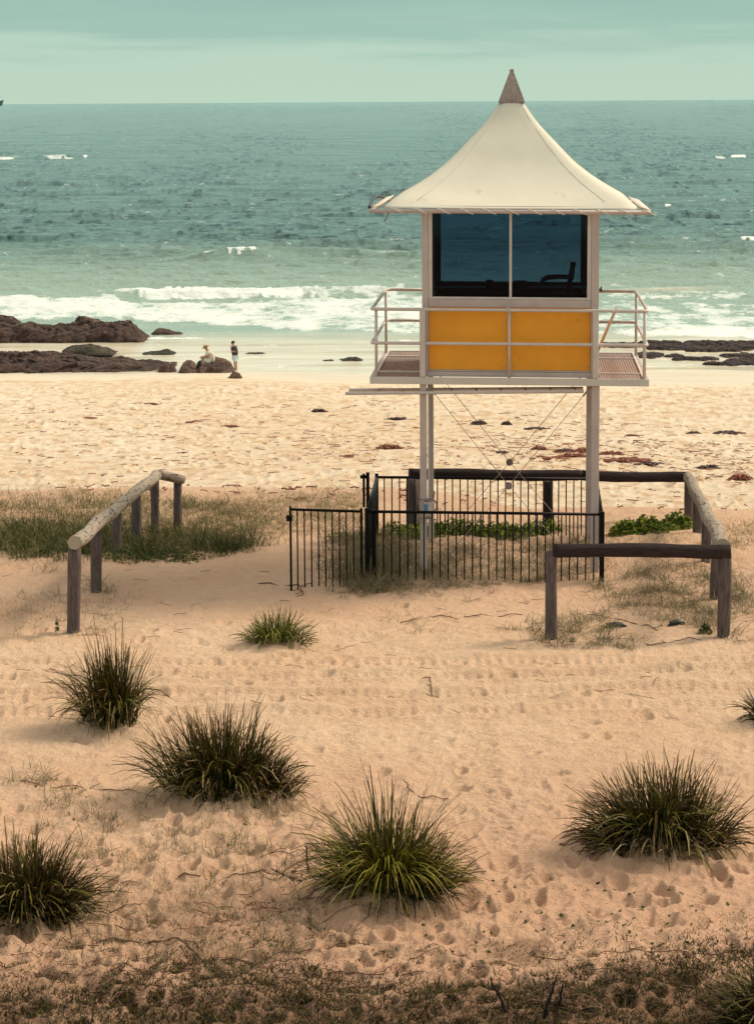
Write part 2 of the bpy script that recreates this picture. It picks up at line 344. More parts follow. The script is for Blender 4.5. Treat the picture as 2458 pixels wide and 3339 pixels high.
# ------------------------------------------------------------------ tussock positions (photo px: centre x, base y, width px, height px)
TS = [
 ('green_tussock', 892, 2128, 275, 165, 'tuss_light', 420, 'small bright green grass tussock alone on sand in front of the open black gate', .22, (.15, 0)),
 ('grass_tussock', 366, 2418, 300, 330, 'tuss_dark', 850, 'round dark tussock with brown tips nearest the left log fence', .30, (-.1, 0)),
 ('grass_tussock', 735, 2672, 530, 380, 'tuss_dark', 1500, 'widest dark green tussock, left of centre with fringe of dead blades', .42, (.1, 0)),
 ('grass_tussock', 1262, 3005, 545, 430, 'tuss_green', 1250, 'yellow green tussock with broad arching strap leaves nearest the middle of the foreground', .36, (0, 0)),
 ('grass_tussock', 2150, 2852, 560, 390, 'tuss_dark', 1450, 'dark spiky tussock on the right with twigs trailing from its left side', .40, (-.05, 0)),
 ('grass_tussock', 85, 3075, 470, 410, 'tuss_dark', 1500, 'black green upright tussock cut off by the left edge of the foreground', .40, (.1, 0)),
 ('grass_tussock', 2525, 2385, 200, 170, 'tuss_dark', 380, 'small tussock barely showing at the right edge behind the spiky one', .2, (0, 0)),
 ('grass_tussock', 2560, 3420, 420, 330, 'tuss_dark', 1000, 'dark tussock in the bottom right corner above the low ground cover', .34, (0, 0)),
]
TPOS = []
# lobes of each tussock: (dx, dy, radius, height, lean to the right, share)
LOBES = [[(-.08, 0, .9, .85, -.15, 3), (.10, .05, .8, 1.15, .1, 2), (.28, -.05, .6, .62, .35, 1)],
 [(-.14, .10, .9, 1.15, -.42, 3), (.05, .12, .8, 1.2, -.10, 3), (.14, -.05, .8, .85, .12, 2), (-.05, -.12, .9, .72, -.3, 2)],
 [(-.20, .06, .95, 1.10, -.40, 3), (-.02, .08, .9, 1.12, -.10, 3), (.16, 0, .8, .86, .22, 2), (.30, -.04, .7, .60, .55, 2), (-.02, -.12, 1.0, .62, -.05, 2)],
 [(-.10, .04, .95, .95, -.45, 3), (.0, .06, .6, 1.30, .02, 2), (.14, 0, .9, .95, .30, 3), (.04, -.10, .9, .80, .15, 2), (.26, -.03, .6, .66, .60, 1)],
 [(-.12, .06, .95, 1.05, -.50, 3), (.06, .08, .9, 1.10, .05, 3), (.24, .03, .8, .95, .25, 2), (.05, -.10, 1.0, .74, .05, 2), (-.28, -.02, .6, .62, -.75, 1)],
 [(-.14, .02, 1, .95, -.2, 3), (.08, .04, .9, 1.0, .05, 3), (.22, 0, .8, .78, .35, 2), (0, -.10, 1, .7, 0, 2)],
 [(-.1, 0, .9, 1, -.4, 2), (.1, 0, .9, .9, .1, 2)],
 [(-.15, 0, 1, 1, -.3, 3), (.1, .05, 1, 1.1, 0, 3), (-.05, -.1, 1, .7, -.2, 2)]]
for t in TS:
    p = G(t[1], t[2] - .10 * t[3], 0); ppm = F / p[1]; TPOS.append((p[0], p[1], ppm)); TUSS.append((p[0], p[1], t[3] / ppm * .40, .15 if t[3] > 280 else .07))

# ------------------------------------------------------------------ ground
def fan(ys, ss_, wf):
    Y, S = np.meshgrid(ys, ss_, indexing='ij'); X = S * wf(Y); return X, Y
def gridfaces(nr, nc):
    i = np.arange(nr - 1)[:, None] * nc + np.arange(nc - 1)[None, :]; i = i.ravel()
    return np.stack([i, i + 1, i + nc + 1, i + nc], 1)
def cols(dense, n, out): 
    a = np.linspace(-dense, dense, n); k = dense * (out / dense) ** (np.arange(1, 25) / 24.0); return np.concatenate([-k[::-1], a, k])
ys = [-60, -30, -12, -4, 0, 4, 7, 9, 11, 12.5, 14, 15]; y = 15.6
while y < 49: ys.append(y); y += .0013 * y
while y < 139: ys.append(y); y += .0032 * y
while y < 420: ys.append(y); y += .03 * y
ys = np.array(ys); X, Y = fan(ys, cols(.168, 860, 4.0), lambda y: np.sqrt(y * y + 36))
X = X.ravel(); Y = Y.ravel(); Z = hfine(X, Y)
nr, nc = len(ys), 860 + 48
Zg = Z.reshape(nr, nc); Xg = X.reshape(nr, nc)
def pit(px, py, rx, ry, dep, rim=.35):
    r0, r1 = np.searchsorted(ys, [py - 3 * ry, py + 3 * ry]);
    if r1 <= r0: return
    xs = Xg[r0:r1]; yy = ys[r0:r1, None]; q = ((xs - px) / rx) ** 2 + ((yy - py) / ry) ** 2
    Zg[r0:r1] += -dep * np.exp(-q) + dep * rim * np.exp(-((np.sqrt(q) - 1.45) / .4) ** 2)
for _ in range(480):                                     # footprints
    py = rng.uniform(17, 46) if _ % 3 else rng.uniform(17, 24); px = rng.uniform(-.16, .16) * py
    d = rng.uniform(.02, .08) * (1.2 if py < 26 else .8); pit(px, py, rng.uniform(.05, .10), rng.uniform(.09, .17), d)
for _ in range(1500):
    py = 52 + 76 * rng.uniform() ** .8; px = rng.uniform(-.16, .16) * py
    pit(px, py, rng.uniform(.12, .30), rng.uniform(.25, .6), rng.uniform(.03, .10), .5)
for (nx, ny, r, d) in ((1510, 2905, .11, .11), (1762, 2870, .08, .08), (610, 3050, .14, .10), (655, 1890, .15, .08)):
    g = G(nx, ny); pit(g[0], g[1], r, r * 1.3, d)
Z = Zg.ravel()
n_ = fbm(X * .5, Y * .5, 71, 4)
NXv = CX + F * X / np.maximum(Y, 1); 
beach = ss(46, 54, Y + 2 * n_)
shore = 131.5 - (NXv - 1229) / 1229 * 4.5 + 2.6 * vn(X * .12, X * 0, 72) + .5 * vn(X * .5, X * 0, 73)
wet = ss(-4.5, 2.0, Y - shore)
litter_vignette = .9 * (1 - ss(19.2, 22.6, Y + 2.2 * n_)) * ss(-.25, .35, fbm(X * 1.8, Y * 1.3, 75, 4) + .12 + .5 * (20.3 - Y))  # debris brown plus vignette-like darkening of the nearest sand, put into the colour
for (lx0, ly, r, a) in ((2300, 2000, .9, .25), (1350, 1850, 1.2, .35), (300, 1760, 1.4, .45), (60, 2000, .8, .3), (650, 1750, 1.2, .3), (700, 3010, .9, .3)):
    g = G(lx0, ly); litter_vignette = np.maximum(litter_vignette, a * np.exp(-(((X - g[0]) / r) ** 2 + ((Y - g[1]) / (r * 1.2)) ** 2)) * (1 + n_))
me = npmesh('sand_ground', np.stack([X, Y, Z], 1), gridfaces(nr, nc), MT['sand'], True, {'beach': beach, 'wet': wet, 'litter_vignette': np.clip(litter_vignette, 0, 1), 'near': 1 - ss(21, 30, Y + 2 * n_ + np.abs(X) * .0) * (1 - .5 * ss(33, 37, Y + n_))})
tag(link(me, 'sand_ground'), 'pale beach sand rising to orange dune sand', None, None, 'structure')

# ------------------------------------------------------------------ sea
H = CZ - SEA
nn = np.concatenate([np.linspace(905, 1.6, 1050), [.9, .5, .3]]); ys2 = H * F / nn
cs = cols(.165, 1000, 3.0); X, Y = fan(ys2, cs, lambda y: y); X = X.ravel(); Y = Y.ravel()
NY = 330.5 + H * F / Y; NX = CX + F * X / Y; NY = NY - (NX - CX) * .006
dy = Y * Y / (H * F) * .86
z = np.zeros_like(X); dep = np.clip((Y - 139) * .04, 0, 5)
grow = ss(158, 205, Y)
for lam, amp, asp, sd_ in ((34, .30, 4.0, 1), (15, .20, 3.6, 2), (7.5, .16, 3.2, 3), (3.6, .13, 2.8, 4), (1.8, .085, 2.4, 5), (.9, .045, 1.8, 6)):
    k = 1 - ss(.25, .6, dy / lam)
    wv = vn(X / (lam * asp * .5) + .25 * Y / lam, Y / (lam * .5) - .12 * X / lam, 100 + sd_)
    z += amp * k * (1 - 2 * np.abs(wv)) * (grow * .95 + .05)
# wash lines running up the flat sand
wash = 1 - ss(158, 175, Y)
z += wash * .03 * np.maximum(0, vn(X * .09 + 4, Y * .55 + .4 * vn(X * .2, Y * .1, 131), 130)) 
def swell(nx, ny, wx, h, wy=2.6):
    global z
    y0 = H * F / (ny - 330.5 + (nx - CX) * .006); x0 = (nx - CX) / F * y0; wxm = wx / F * y0
    d = Y - y0 - .6 * vn(X * .15, X * 0 + ny, 77); z = z + h * np.exp(-((X - x0) / wxm) ** 2) * np.where(d < 0, np.exp(-(d / (wy * .55)) ** 2), np.exp(-(d / (wy * 1.8)) ** 2))
for a in ((60, 806, 170, .75), (330, 822, 160, .45), (800, 846, 170, .85), (1090, 838, 260, .6), (560, 830, 150, .4), (2440, 802, 120, .85), (2370, 511, 130, .6, 6), (200, 514, 260, .6, 6), (650, 640, 60, .7, 4),
          (700, 968, 330, .34, 1.8), (1100, 962, 260, .2, 2), (2250, 700, 110, .7, 3), (2160, 800, 200, .5), (1500, 770, 300, .4), (2050, 870, 170, .5), (60, 948, 260, .3), (740, 927, 80, .3), (250, 925, 120, .2),
          (900, 540, 200, .5, 6), (1300, 560, 180, .4, 6), (430, 580, 120, .5, 5), (130, 600, 90, .5, 5), (1750, 560, 200, .4, 6), (2300, 600, 130, .5, 5)): swell(*a)
f = np.full_like(X, -1.0); wob = fbm(NX / 90, NY / 22, 81, 4)
top = np.interp(NX, [0, 380, 400, 700, 1000, 1300, 1900, 1960, 2200, 2458], [972, 971, 980, 980, 974, 962, 972, 978, 992, 988])
bot = np.interp(NX, [0, 120, 350, 520, 700, 900, 1100, 1300, 1700, 2100, 2458], [1040, 1038, 1030, 1046, 1054, 1064, 1075, 1080, 1084, 1088, 1096])
ins = np.minimum((NY - top) / 7, (bot - NY) / 7) + wob * 1.1
dens = np.interp(NX, [0, 400, 900, 1300, 1900, 2150, 2458], [.70, .76, .64, .58, .44, .40, .48]) + .25 * ss(1040, 1080, NY) * ss(1900, 2200, NX) + .25 * (wob)
f = np.where(ins > 0, np.clip(ins, 0, 1) * dens + .0, f)
def fpatch(x0, x1, y0, y1, k=1.0, j=.35):
    global f
    u = (NX - (x0 + x1) / 2) / ((x1 - x0) / 2); v = (NY - (y0 + y1) / 2 + 3 * vn(NX / 14, NX * 0 + y0, 83)) / ((y1 - y0) / 2)
    q = 1 - np.sqrt(u ** 4 + v ** 2) + j * wob; f = np.maximum(f, np.where(q > 0, np.clip(q * 3, 0, 1) * k, -1))
fpatch(375, 1010, 947, 978, 1.15); fpatch(900, 1330, 945, 970, .55); fpatch(680, 842, 839, 847, .80, 1.1); fpatch(700, 800, 834, 840, .9, .5); fpatch(-60, 105, 512, 518, .75, .9); fpatch(155, 250, 513, 517, .6, .9); fpatch(286, 318, 509, 513, .95, .7)
fpatch(2378, 2424, 509, 513, 1.0, .6); fpatch(2328, 2362, 510, 513, .95, .6); fpatch(2405, 2500, 794, 802, .95, .7); fpatch(2165, 2187, 670, 675, 1.0, .1); fpatch(1960, 2500, 955, 975, .45)
n0 = np.clip(NY - 330.5, .5, 2000) + (NX - CX) * .006; vc = np.log1p(.0093 * n0) / .0135; uc = 1.0 / (9 + .085 * n0)
xs_ = (NX - CX)
c1 = fbm(xs_ * uc * .55, vc * .30, 91, 3, .6); c2 = fbm(xs_ * uc * 1.3 + 9, vc * .62, 92, 3, .6); c3 = fbm(xs_ / 300, vc * .06, 93, 3)
c4 = fbm(xs_ * uc * 3.4 + 5, vc * 1.3, 94, 3, .7)
r1 = 1 - 2.2 * np.abs(fbm(xs_ * uc * .50, vc * .62, 95, 3, .55)); r2 = 1 - 2.2 * np.abs(fbm(xs_ * uc * 1.05 + 3, vc * 1.25, 96, 3, .6)); r3 = 1 - 2.2 * np.abs(fbm(xs_ * uc * 2.1 + 7, vc * 2.2, 97, 2, .6))
chop_shade = (.85 * ss(.55, 1, r1) * ss(-.15, .45, c2 + .8 * c3) + .50 * ss(.5, 1, r2) * ss(-.3, .4, c1 + c3) + .38 * ss(.4, 1, r3)) * (1 - .85 * ss(890, 950, NY)) * (.75 + .35 * ss(900, 2300, NX))  # steep wave faces painted darker, standing in for weaker sky reflection
chop_shade = np.clip(chop_shade, 0, 1)
z += np.minimum(.22, .09 * dy * 2.2) * ss(.4, 1, r1) * ss(-.2, .5, c2 + c3) * (1 - ss(880, 950, NY))
# thin foam edges left by the wash
edge = np.abs(NY - (1112 + 12 * vn(NX / 170, NX * 0, 85) + (NX - 1229) * .012)); f = np.maximum(f, .50 * np.exp(-(edge / 2.2) ** 2) * ss(-.2, .3, wob) - .05)
edge = np.abs(NY - (1168 + 10 * vn(NX / 120, NX * 0 + 9, 86) + (NX - 1229) * .018)); f = np.maximum(f, .42 * np.exp(-(edge / 1.8) ** 2) * ss(-.2, .3, wob) - .05)
sh = 1 - ss(152, 178, Y); sh2 = .42 * (1 - ss(185, 290, Y)); shal = np.maximum(sh, sh2)
brown = ((NX - 2150) / 330) ** 2 + ((NY - 950) / 16) ** 2; shal = np.maximum(shal, .75 * np.exp(-brown))
z += .10 * ss(.3, .8, f) * (.6 + .8 * fbm(X * .5, Y * .35, 88, 3))
Zs = SEA + z
me = npmesh('sea', np.stack([X, Y, Zs], 1), gridfaces(len(ys2), len(cs)), MT['sea'], True, {'foam': f, 'shallow': shal, 'chop_shade': chop_shade})
tag(link(me, 'sea'), 'green sea with small waves and white surf', None, None, 'structure')

# ------------------------------------------------------------------ lifeguard tower
TY = math.radians(-3.24); TO = (1.958, 38.3, 0)
tower = empty('lifeguard_tower', TO, 'raised white and yellow lifeguard hut on four steel posts under a pointed canvas roof', 'lifeguard tower', rz=TY)
SH = .010
def T(x, y, z): return (x, y, z - SH * x)
TM = Matrix.Translation(TO) @ Matrix.Rotation(TY, 4, 'Z')
def part(mb, name, m, parent=tower, bevel=0): return mb.build(name, MT[m], parent, bevel)
def tbox(mb, lo, hi):
    x0, y0, z0 = lo; x1, y1, z1 = hi
    vs = [T(*v) for v in ((x0, y0, z0), (x1, y0, z0), (x1, y1, z0), (x0, y1, z0), (x0, y0, z1), (x1, y0, z1), (x1, y1, z1), (x0, y1, z1))]
    mb.add(vs, [(3, 2, 1, 0), (4, 5, 6, 7), (0, 1, 5, 4), (1, 2, 6, 5), (2, 3, 7, 6), (3, 0, 4, 7)])
DK = 2.955; W2 = 2.055
for (px, py, wd) in ((-1.27, .05, .10), (1.275, .05, .115), (-1.25, 2.62, .085), (1.26, 2.62, .115)):
    m = MB(); tbox(m, (px - wd / 2, py - .0, -.5), (px + wd / 2, py + wd, DK - .105)); part(m, 'post', 'tower', bevel=.006)
m = MB(); tbox(m, (-1.205, .12, 1.0), (-1.185, .14, DK - .11)); part(m, 'conduit', 'lightsteel')
# deck
dk = MB()
for xx in (-2.05, 2.01): tbox(dk, (xx, .045, DK - .10), (xx + .04, 4.055, DK))
tbox(dk, (-2.05, 4.06, DK - .10), (2.05, 4.10, DK))
for xx in (-1.32, 1.26): tbox(dk, (xx, .045, DK - .13), (xx + .06, 4.055, DK - .012))
for yy in (1.1, 2.2, 3.3): tbox(dk, (-2.005, yy, DK - .10), (2.005, yy + .05, DK - .02))
deck = part(dk, 'deck', 'tower')
m = MB(); tbox(m, (-W2, 0, DK - .105), (W2, .04, DK)); part(m, 'fascia_board', 'fascia', deck, .004)
gm = MB()
def grating(x0, x1, y0, y1):
    cw, cl = .075, .052; ny_ = int((y1 - y0) / cl)
    for j in range(ny_):
        ya = y0 + j * cl; k = 0; x = x0 - (cw / 2 if j % 2 else 0)
        while x < x1:
            for (xa, ya_, xb, yb_) in ((x, ya, x + cw / 2, ya + cl), (x + cw / 2, ya + cl, x + cw, ya)):
                xa_, xb_ = max(xa, x0), min(xb, x1)
                if xb_ - xa_ < .005: continue
                h = .010
                for z0, z1 in ((DK - .016, DK - .006),):
                    vs = [T(xa_, ya_ - h, z0), T(xb_, yb_ - h, z0), T(xb_, yb_ + h, z1), T(xa_, ya_ + h, z1), T(xa_, ya_ - h, z0 - .012), T(xb_, yb_ - h, z0 - .012)]
                    gm.add(vs, [(0, 1, 2, 3), (4, 5, 1, 0)])
            x += cw
for (a, b) in ((-2.0, -1.33), (1.33, 2.0)): grating(a, b, .06, 4.04)
grating(-1.30, 1.30, 2.80, 4.04)
part(gm, 'deck_grating', 'grate', deck)
for (a, b, xx) in ((-2.0, -1.33, -2.0), (1.33, 2.0, 1.965)):
    m = MB()
    for yy in (.75, 3.1): tbox(m, (a + (.036 if a < 0 else 0), yy, DK - .008), (b - (.036 if a > 0 else 0), yy + .05, DK + .012))
    tbox(m, (xx, .06, DK - .006), (xx + .035, 4.04, DK + .014)); part(m, 'grating_strip', 'lightsteel', deck)
# hut: frame, boards, windows, ceiling
hx0, hx1, hy0, hy1, hz1 = -1.285, 1.315, .13, 2.74, 5.42
for (x0, x1) in ((hx0, hx0 + .095), (hx1 - .115, hx1)):
    for (y0, y1) in ((hy0, hy0 + .10), (hy1 - .10, hy1)): fr = MB(); tbox(fr, (x0, y0, DK + .002), (x1, y1, hz1)); part(fr, 'corner_column', 'tower', bevel=.006)
m = MB()
tbox(m, (hx0 + .02, hy0 - .03, DK + .002), (hx1 - .04, hy0 - .003, DK + .075)); tbox(m, (hx0 + .10, hy0 + .012, DK + .077), (hx1 - .12, hy0 + .09, DK + .10)); tbox(m, (hx0 + .10, hy0 - .006, 3.99), (hx1 - .12, hy0 + .10, 4.10))
tbox(m, (hx0 + .10, hy1 - .10, DK + .002), (hx1 - .12, hy1 - .004, DK + .10)); tbox(m, (hx0 + .10, hy1 - .10, 4.0), (hx1 - .12, hy1 - .004, 4.10))
for x0 in (hx0 + .003, hx1 - .083):
    tbox(m, (x0, hy0 + .103, DK + .002), (x0 + .08, hy1 - .103, DK + .10)); tbox(m, (x0, hy0 + .103, 4.0), (x0 + .08, hy1 - .103, 4.10))
part(m, 'wall_frame', 'tower')
mid = .0
for nm, bx in (('yellow_panel', [((hx0 + .10, hy0 + .03, DK + .102), (-.025, hy0 + .06, 3.988)), ((.015, hy0 + .03, DK + .102), (hx1 - .12, hy0 + .06, 3.988))]),
               ('yellow_panel', [((hx0 + .10, hy1 - .06, DK + .102), (hx1 - .12, hy1 - .03, 3.998))]),
               ('yellow_panel', [((hx0 + .02, hy0 + .105, DK + .102), (hx0 + .05, hy1 - .105, 3.998))]), ('yellow_panel', [((hx1 - .06, hy0 + .105, DK + .102), (hx1 - .03, hy1 - .105, 3.998))])):
    for lo, hi in bx: m = MB(); tbox(m, lo, hi); part(m, nm, 'yellow')
m = MB(); tbox(m, (-.024, hy0 + .02, DK + .102), (.014, hy0 + .09, 3.988)); part(m, 'panel_joint', 'tower')
m = MB(); tbox(m, (hx0 + .1, hy0 + .1, DK + .02), (hx1 - .12, hy1 - .1, DK + .06)); part(m, 'hut_floor', 'dark')
m = MB(); tbox(m, (hx0 + .098, hy0 + .062, DK + .13), (hx1 - .118, hy0 + .075, 4.0)); part(m, 'inner_lining', 'dark')
m = MB(); tbox(m, (hx0 + .098, hy1 - .075, DK + .13), (hx1 - .118, hy1 - .062, 4.0)); part(m, 'inner_lining', 'dark')
m = MB(); tbox(m, (hx0, hy0, hz1 + .002), (hx1, hy1, hz1 + .05)); part(m, 'ceiling', 'inner')
def window(face):
    fm = MB(); pm = MB(); z0, z1 = 4.102, hz1 - .003
    if face in 'FB':
        y = hy0 + .01 if face == 'F' else hy1 - .07; a, b = hx0 + .097, hx1 - .117; t = .055
        if face == 'B': a, b, t = a + .0, b, .10
        lo = z0 + (.0 if face == 'F' else .0)
        tbox(fm, (a, y, lo), (a + t, y + .05, z1)); tbox(fm, (b - t, y, lo), (b, y + .05, z1)); tbox(fm, (a + t, y, lo), (b - t, y + .05, lo + (.035 if face == 'F' else .09))); tbox(fm, (a + t, y, z1 - .05), (b - t, y + .05, z1))
        mull = MB(); 
        if face == 'F': tbox(mull, (-.0, y - .004, lo + .036), (.036, y + .046, z1 - .051))
        tbox(pm, (a + t, y + .02, lo + .03), (b - t, y + .026, z1 - .04))
    else:
        x = hx0 + .01 if face == 'L' else hx1 - .06; a, b = hy0 + .104, hy1 - .104; t = .05; mull = MB(); lo = z0
        tbox(fm, (x, a, lo), (x + .05, a + t, z1)); tbox(fm, (x, b - t, lo), (x + .05, b, z1)); tbox(fm, (x, a + t, lo), (x + .05, b - t, lo + .04)); tbox(fm, (x, a + t, z1 - .05), (x + .05, b - t, z1))
        tbox(mull, (x - .003, 1.40, lo + .041), (x + .053, 1.44, z1 - .051)); tbox(pm, (x + .02, a + t, lo + .03), (x + .026, b - t, z1 - .04))
    o = part(fm, 'window', 'rail' if face == 'F' else ('tower' if face != 'B' else 'dark'), bevel=.004)
    if mull.v: part(mull, 'mullion', 'rail' if face == 'F' else 'tower', o)
    part(pm, 'pane', 'glass', o)
for c in 'FBLR': window(c)
# roof
ra = [(.15, 7.03), (.185, 6.97), (.30, 6.80), (.43, 6.62), (.67, 6.37), (.89, 6.13), (1.06, 5.975), (1.25, 5.83), (1.44, 5.71), (1.63, 5.605), (1.82, 5.515), (1.98, 5.435)]
V = []; n = 96; cy_ = 2.05
for i, (r_, z_) in enumerate(ra):
    t = i / (len(ra) - 1); pw = 3.2 + 26 * t ** 1.6
    for k in range(n):
        a = 2 * math.pi * (k + .5) / n; c, s = math.cos(a), math.sin(a); q = (abs(c) ** pw + abs(s) ** pw) ** (-1 / pw)
        corner = min(abs(c), abs(s)) * q           # 1 at the corner, 0 at the middle of a side
        dz = .05 * t * corner ** 3 + .03 * math.sin(math.pi * t) * corner ** 4
        V.append(T(.02 + c * q * r_ * (1 - .05 * t ** 5), cy_ + s * q * r_, z_ + dz * (0 if i == len(ra) - 1 else 1)))
m = MB(); m.add(V, [(i * n + k, (i + 1) * n + k, (i + 1) * n + (k + 1) % n, i * n + (k + 1) % n) for i in range(len(ra) - 1) for k in range(n)], None, True)
roof = part(m, 'canvas_roof', 'fabric'); roof.modifiers.new('s', 'SUBSURF').levels = 1; roof.modifiers['s'].render_levels = 2
so_ = roof.modifiers.new('t', 'SOLIDIFY'); so_.thickness = .006
def roofpt(i, a, out=0.0):
    r_, z_ = ra[i]; t = i / (len(ra) - 1); pw = 3.2 + 26 * t ** 1.6; c, s_ = math.cos(a), math.sin(a); q = (abs(c) ** pw + abs(s_) ** pw) ** (-1 / pw); corner = min(abs(c), abs(s_)) * q
    return T(.02 + c * q * r_ * (1 - .05 * t ** 5) * (1 + out * .2), cy_ + s_ * q * r_ * (1 + out * .2), z_ + .05 * t * corner ** 3 + .03 * math.sin(math.pi * t) * corner ** 4 + out)
for ang in (-52, -128, -38, -142, 52, 128, 38, 142):           # welded seams beside each hip
    m = MB(); m.tube([roofpt(i, math.radians(ang), .004) for i in range(1, len(ra) - 1)], .003, 5); part(m, 'canvas_seam', 'fabric', roof)
fin = MB(); a_, b_ = .20, .034
def ring(h, z): return [T(.02 - h, cy_ - h, z), T(.02 + h, cy_ - h, z), T(.02 + h, cy_ + h, z), T(.02 - h, cy_ + h, z)]
vs = ring(.198, 6.965) + ring(.198, 6.99) + ring(.036, 7.42)
fin.add(vs, [(3, 2, 1, 0)] + [(i * 4 + k, i * 4 + (k + 1) % 4, (i + 1) * 4 + (k + 1) % 4, (i + 1) * 4 + k) for i in range(2) for k in range(4)] + [(8, 9, 10, 11)])
fo = part(fin, 'finial', 'rust'); m = MB(); tbox(m, (-.012, cy_ - .032, 7.422), (.052, cy_ + .032, 7.475)); part(m, 'finial_knob', 'rust', fo, .008)
EZ = 5.395; E2 = 2.055
for (p0, p1) in (((-E2 + .005, .0, EZ), (E2, .0, EZ)), ((-E2, 4.1, EZ), (E2, 4.1, EZ)), ((-E2 + .03, .03, EZ), (-E2 + .03, 4.07, EZ)), ((E2 - .03, .03, EZ), (E2 - .03, 4.07, EZ))):
    m = MB(); m.tube([T(*p0), T(*p1)], .031, 14); part(m, 'eave_tube', 'tower' if p0[1] == 0 and p1[1] == 0 else 'rail')
m = MB()
for k in range(12):                                     # rope wound round the eave tubes
    x = -1.72 + k * .332
    pts = []
    for j in range(9):
        a = math.pi * (1.15 - 1.55 * j / 8); pts.append(T(x + .19 * (j / 8), -.034 * math.sin(a + .35) * 1.05 if j < 9 else 0, EZ + .036 * math.cos(a - .9) ))
    pts = [T(x + .20 * (j / 8), -.036 * math.sin(math.pi * (j / 8) * .9 + .1), EZ + .040 * math.cos(math.pi * (j / 8) * .9)) for j in range(9)]
    m.tube(pts, .007, 6)
for sx in (-1, 1):
    for k in range(46):
        yy = .12 + k * .085
        m.tube([T(sx * 1.90, yy, 5.47), T(sx * 1.98, yy + .02, EZ + .055), T(sx * 2.055, yy + .04, EZ + .028)], .0085, 5)
    m.tube([T(sx * 1.90, .10, 5.475), T(sx * 1.90, 4.0, 5.475)], .011, 6)
part(m, 'lacing', 'rope', roof)
m = MB(); m.tube([T(-1.765, .0, EZ - .03), T(-1.79, -.02, EZ - .08), T(-1.825, -.02, EZ - .16)], .008, 6); part(m, 'rope_end', 'disc', roof); m = MB(); m.tube([T(1.84, 0, EZ - .03), T(1.835, -.01, EZ - .13)], .008, 6); part(m, 'rope_end', 'disc', roof)
m = MB(); m.tube([T(-2.05 - .03 * math.sin(math.pi * k / 8), .1 + 3.8 * (k / 8), EZ + .05 + .075 * math.sin(math.pi * k / 8)) for k in range(9)], .022, 8); part(m, 'black_hose', 'rubber')
# handrails
def railloop(z, nm):
    pts = []; R_ = .14; x1, y0, y1 = W2 - .03, .03, 4.06
    segs = [(-x1, y1, -1), (-x1, y0, -1)]
    P = []
    P += [(-1.30, y1), (-x1 + R_, y1)]
    for k in range(1, 7): a = k / 7 * math.pi / 2; P.append((-x1 + R_ - R_ * math.sin(a), y1 - R_ + R_ * math.cos(a)))
    P += [(-x1, y1 - R_), (-x1, y0 + .07)]
    for k in range(1, 5): a = k / 5 * math.pi / 2; P.append((-x1 + .07 - .07 * math.cos(a), y0 + .07 - .07 * math.sin(a)))
    P += [(-x1 + .07, y0), (0, y0), (x1 - .07, y0)]
    for k in range(1, 5): a = k / 5 * math.pi / 2; P.append((x1 - .07 + .07 * math.sin(a), y0 + .07 - .07 * math.cos(a)))
    P += [(x1, y0 + .07), (x1, y1 - R_)]
    for k in range(1, 7): a = k / 7 * math.pi / 2; P.append((x1 - R_ + R_ * math.cos(a), y1 - R_ + R_ * math.sin(a)))
    P += [(x1 - R_, y1), (1.33, y1)]
    m = MB(); m.tube([T(a, b, z) for a, b in P], .0245, 12); return part(m, nm, 'rail')
railloop(DK + 1.0, 'handrail'); railloop(DK + .50, 'mid_rail')
for (px, py, r_) in ((-1.96, .05, .022), (1.985, .05, .024), (-2.0, 3.55, .022), (2.01, 3.55, .022), (0.0, .045, .021)):
    m = MB(); m.tube([T(px, py, DK - (.02 if px else .0)), T(px, py, DK + 1.0)], r_, 12); part(m, 'rail_post', 'rail')
for px in (-1.275, 1.268):
    m = MB(); tbox(m, (px - .042, -.006, DK + .003), (px + .042, .075, DK + .99)); part(m, 'rail_post', 'rail', bevel=.008)
m = MB(); m.tube([T(1.57, .08, DK + 1.04), T(1.30, 1.2, DK + .22)], .022, 10); part(m, 'diagonal_bar', 'rail')
m = MB(); tbox(m, (1.316, .2, 4.24), (1.35, .24, 4.27)); m.tube([T(1.35, .22, 4.22), T(1.35, .22, 4.30)], .012, 8); part(m, 'window_catch', 'rubber')
m = MB(); m.tube([T(-.015, -.01, 3.985), T(-.015, .05, 3.985)], .02, 12); part(m, 'bolt', 'tower')
for bx_ in (-1.15, -.08, .07, 1.16):
    for bz_ in (3.11, 3.92): m = MB(); m.tube([T(bx_, hy0 + .022, bz_), T(bx_, hy0 + .031, bz_)], .009, 8); part(m, 'bolt', 'rust')
# cross cables
for yd, zc in ((.10, 1.335), (2.66, 1.335)):
    for sx in (-1, 1):
        m = MB(); m.tube([T(sx * 1.21, yd, DK - .12), T(0, yd, zc)], .0055, 6); m.tube([T(0, yd, zc), T(-sx * 1.21, yd, -.08)], .0055, 6)
        m.tube([T(sx * 1.20, yd, DK - .13), T(sx * 1.09, yd, DK - .27)], .014, 8); part(m, 'brace_cable', 'cable')
    m = MB(); m.tube([T(-.005, yd - .02, zc), T(-.005, yd - .008, zc)], .055, 28); part(m, 'cable_disc', 'disc')
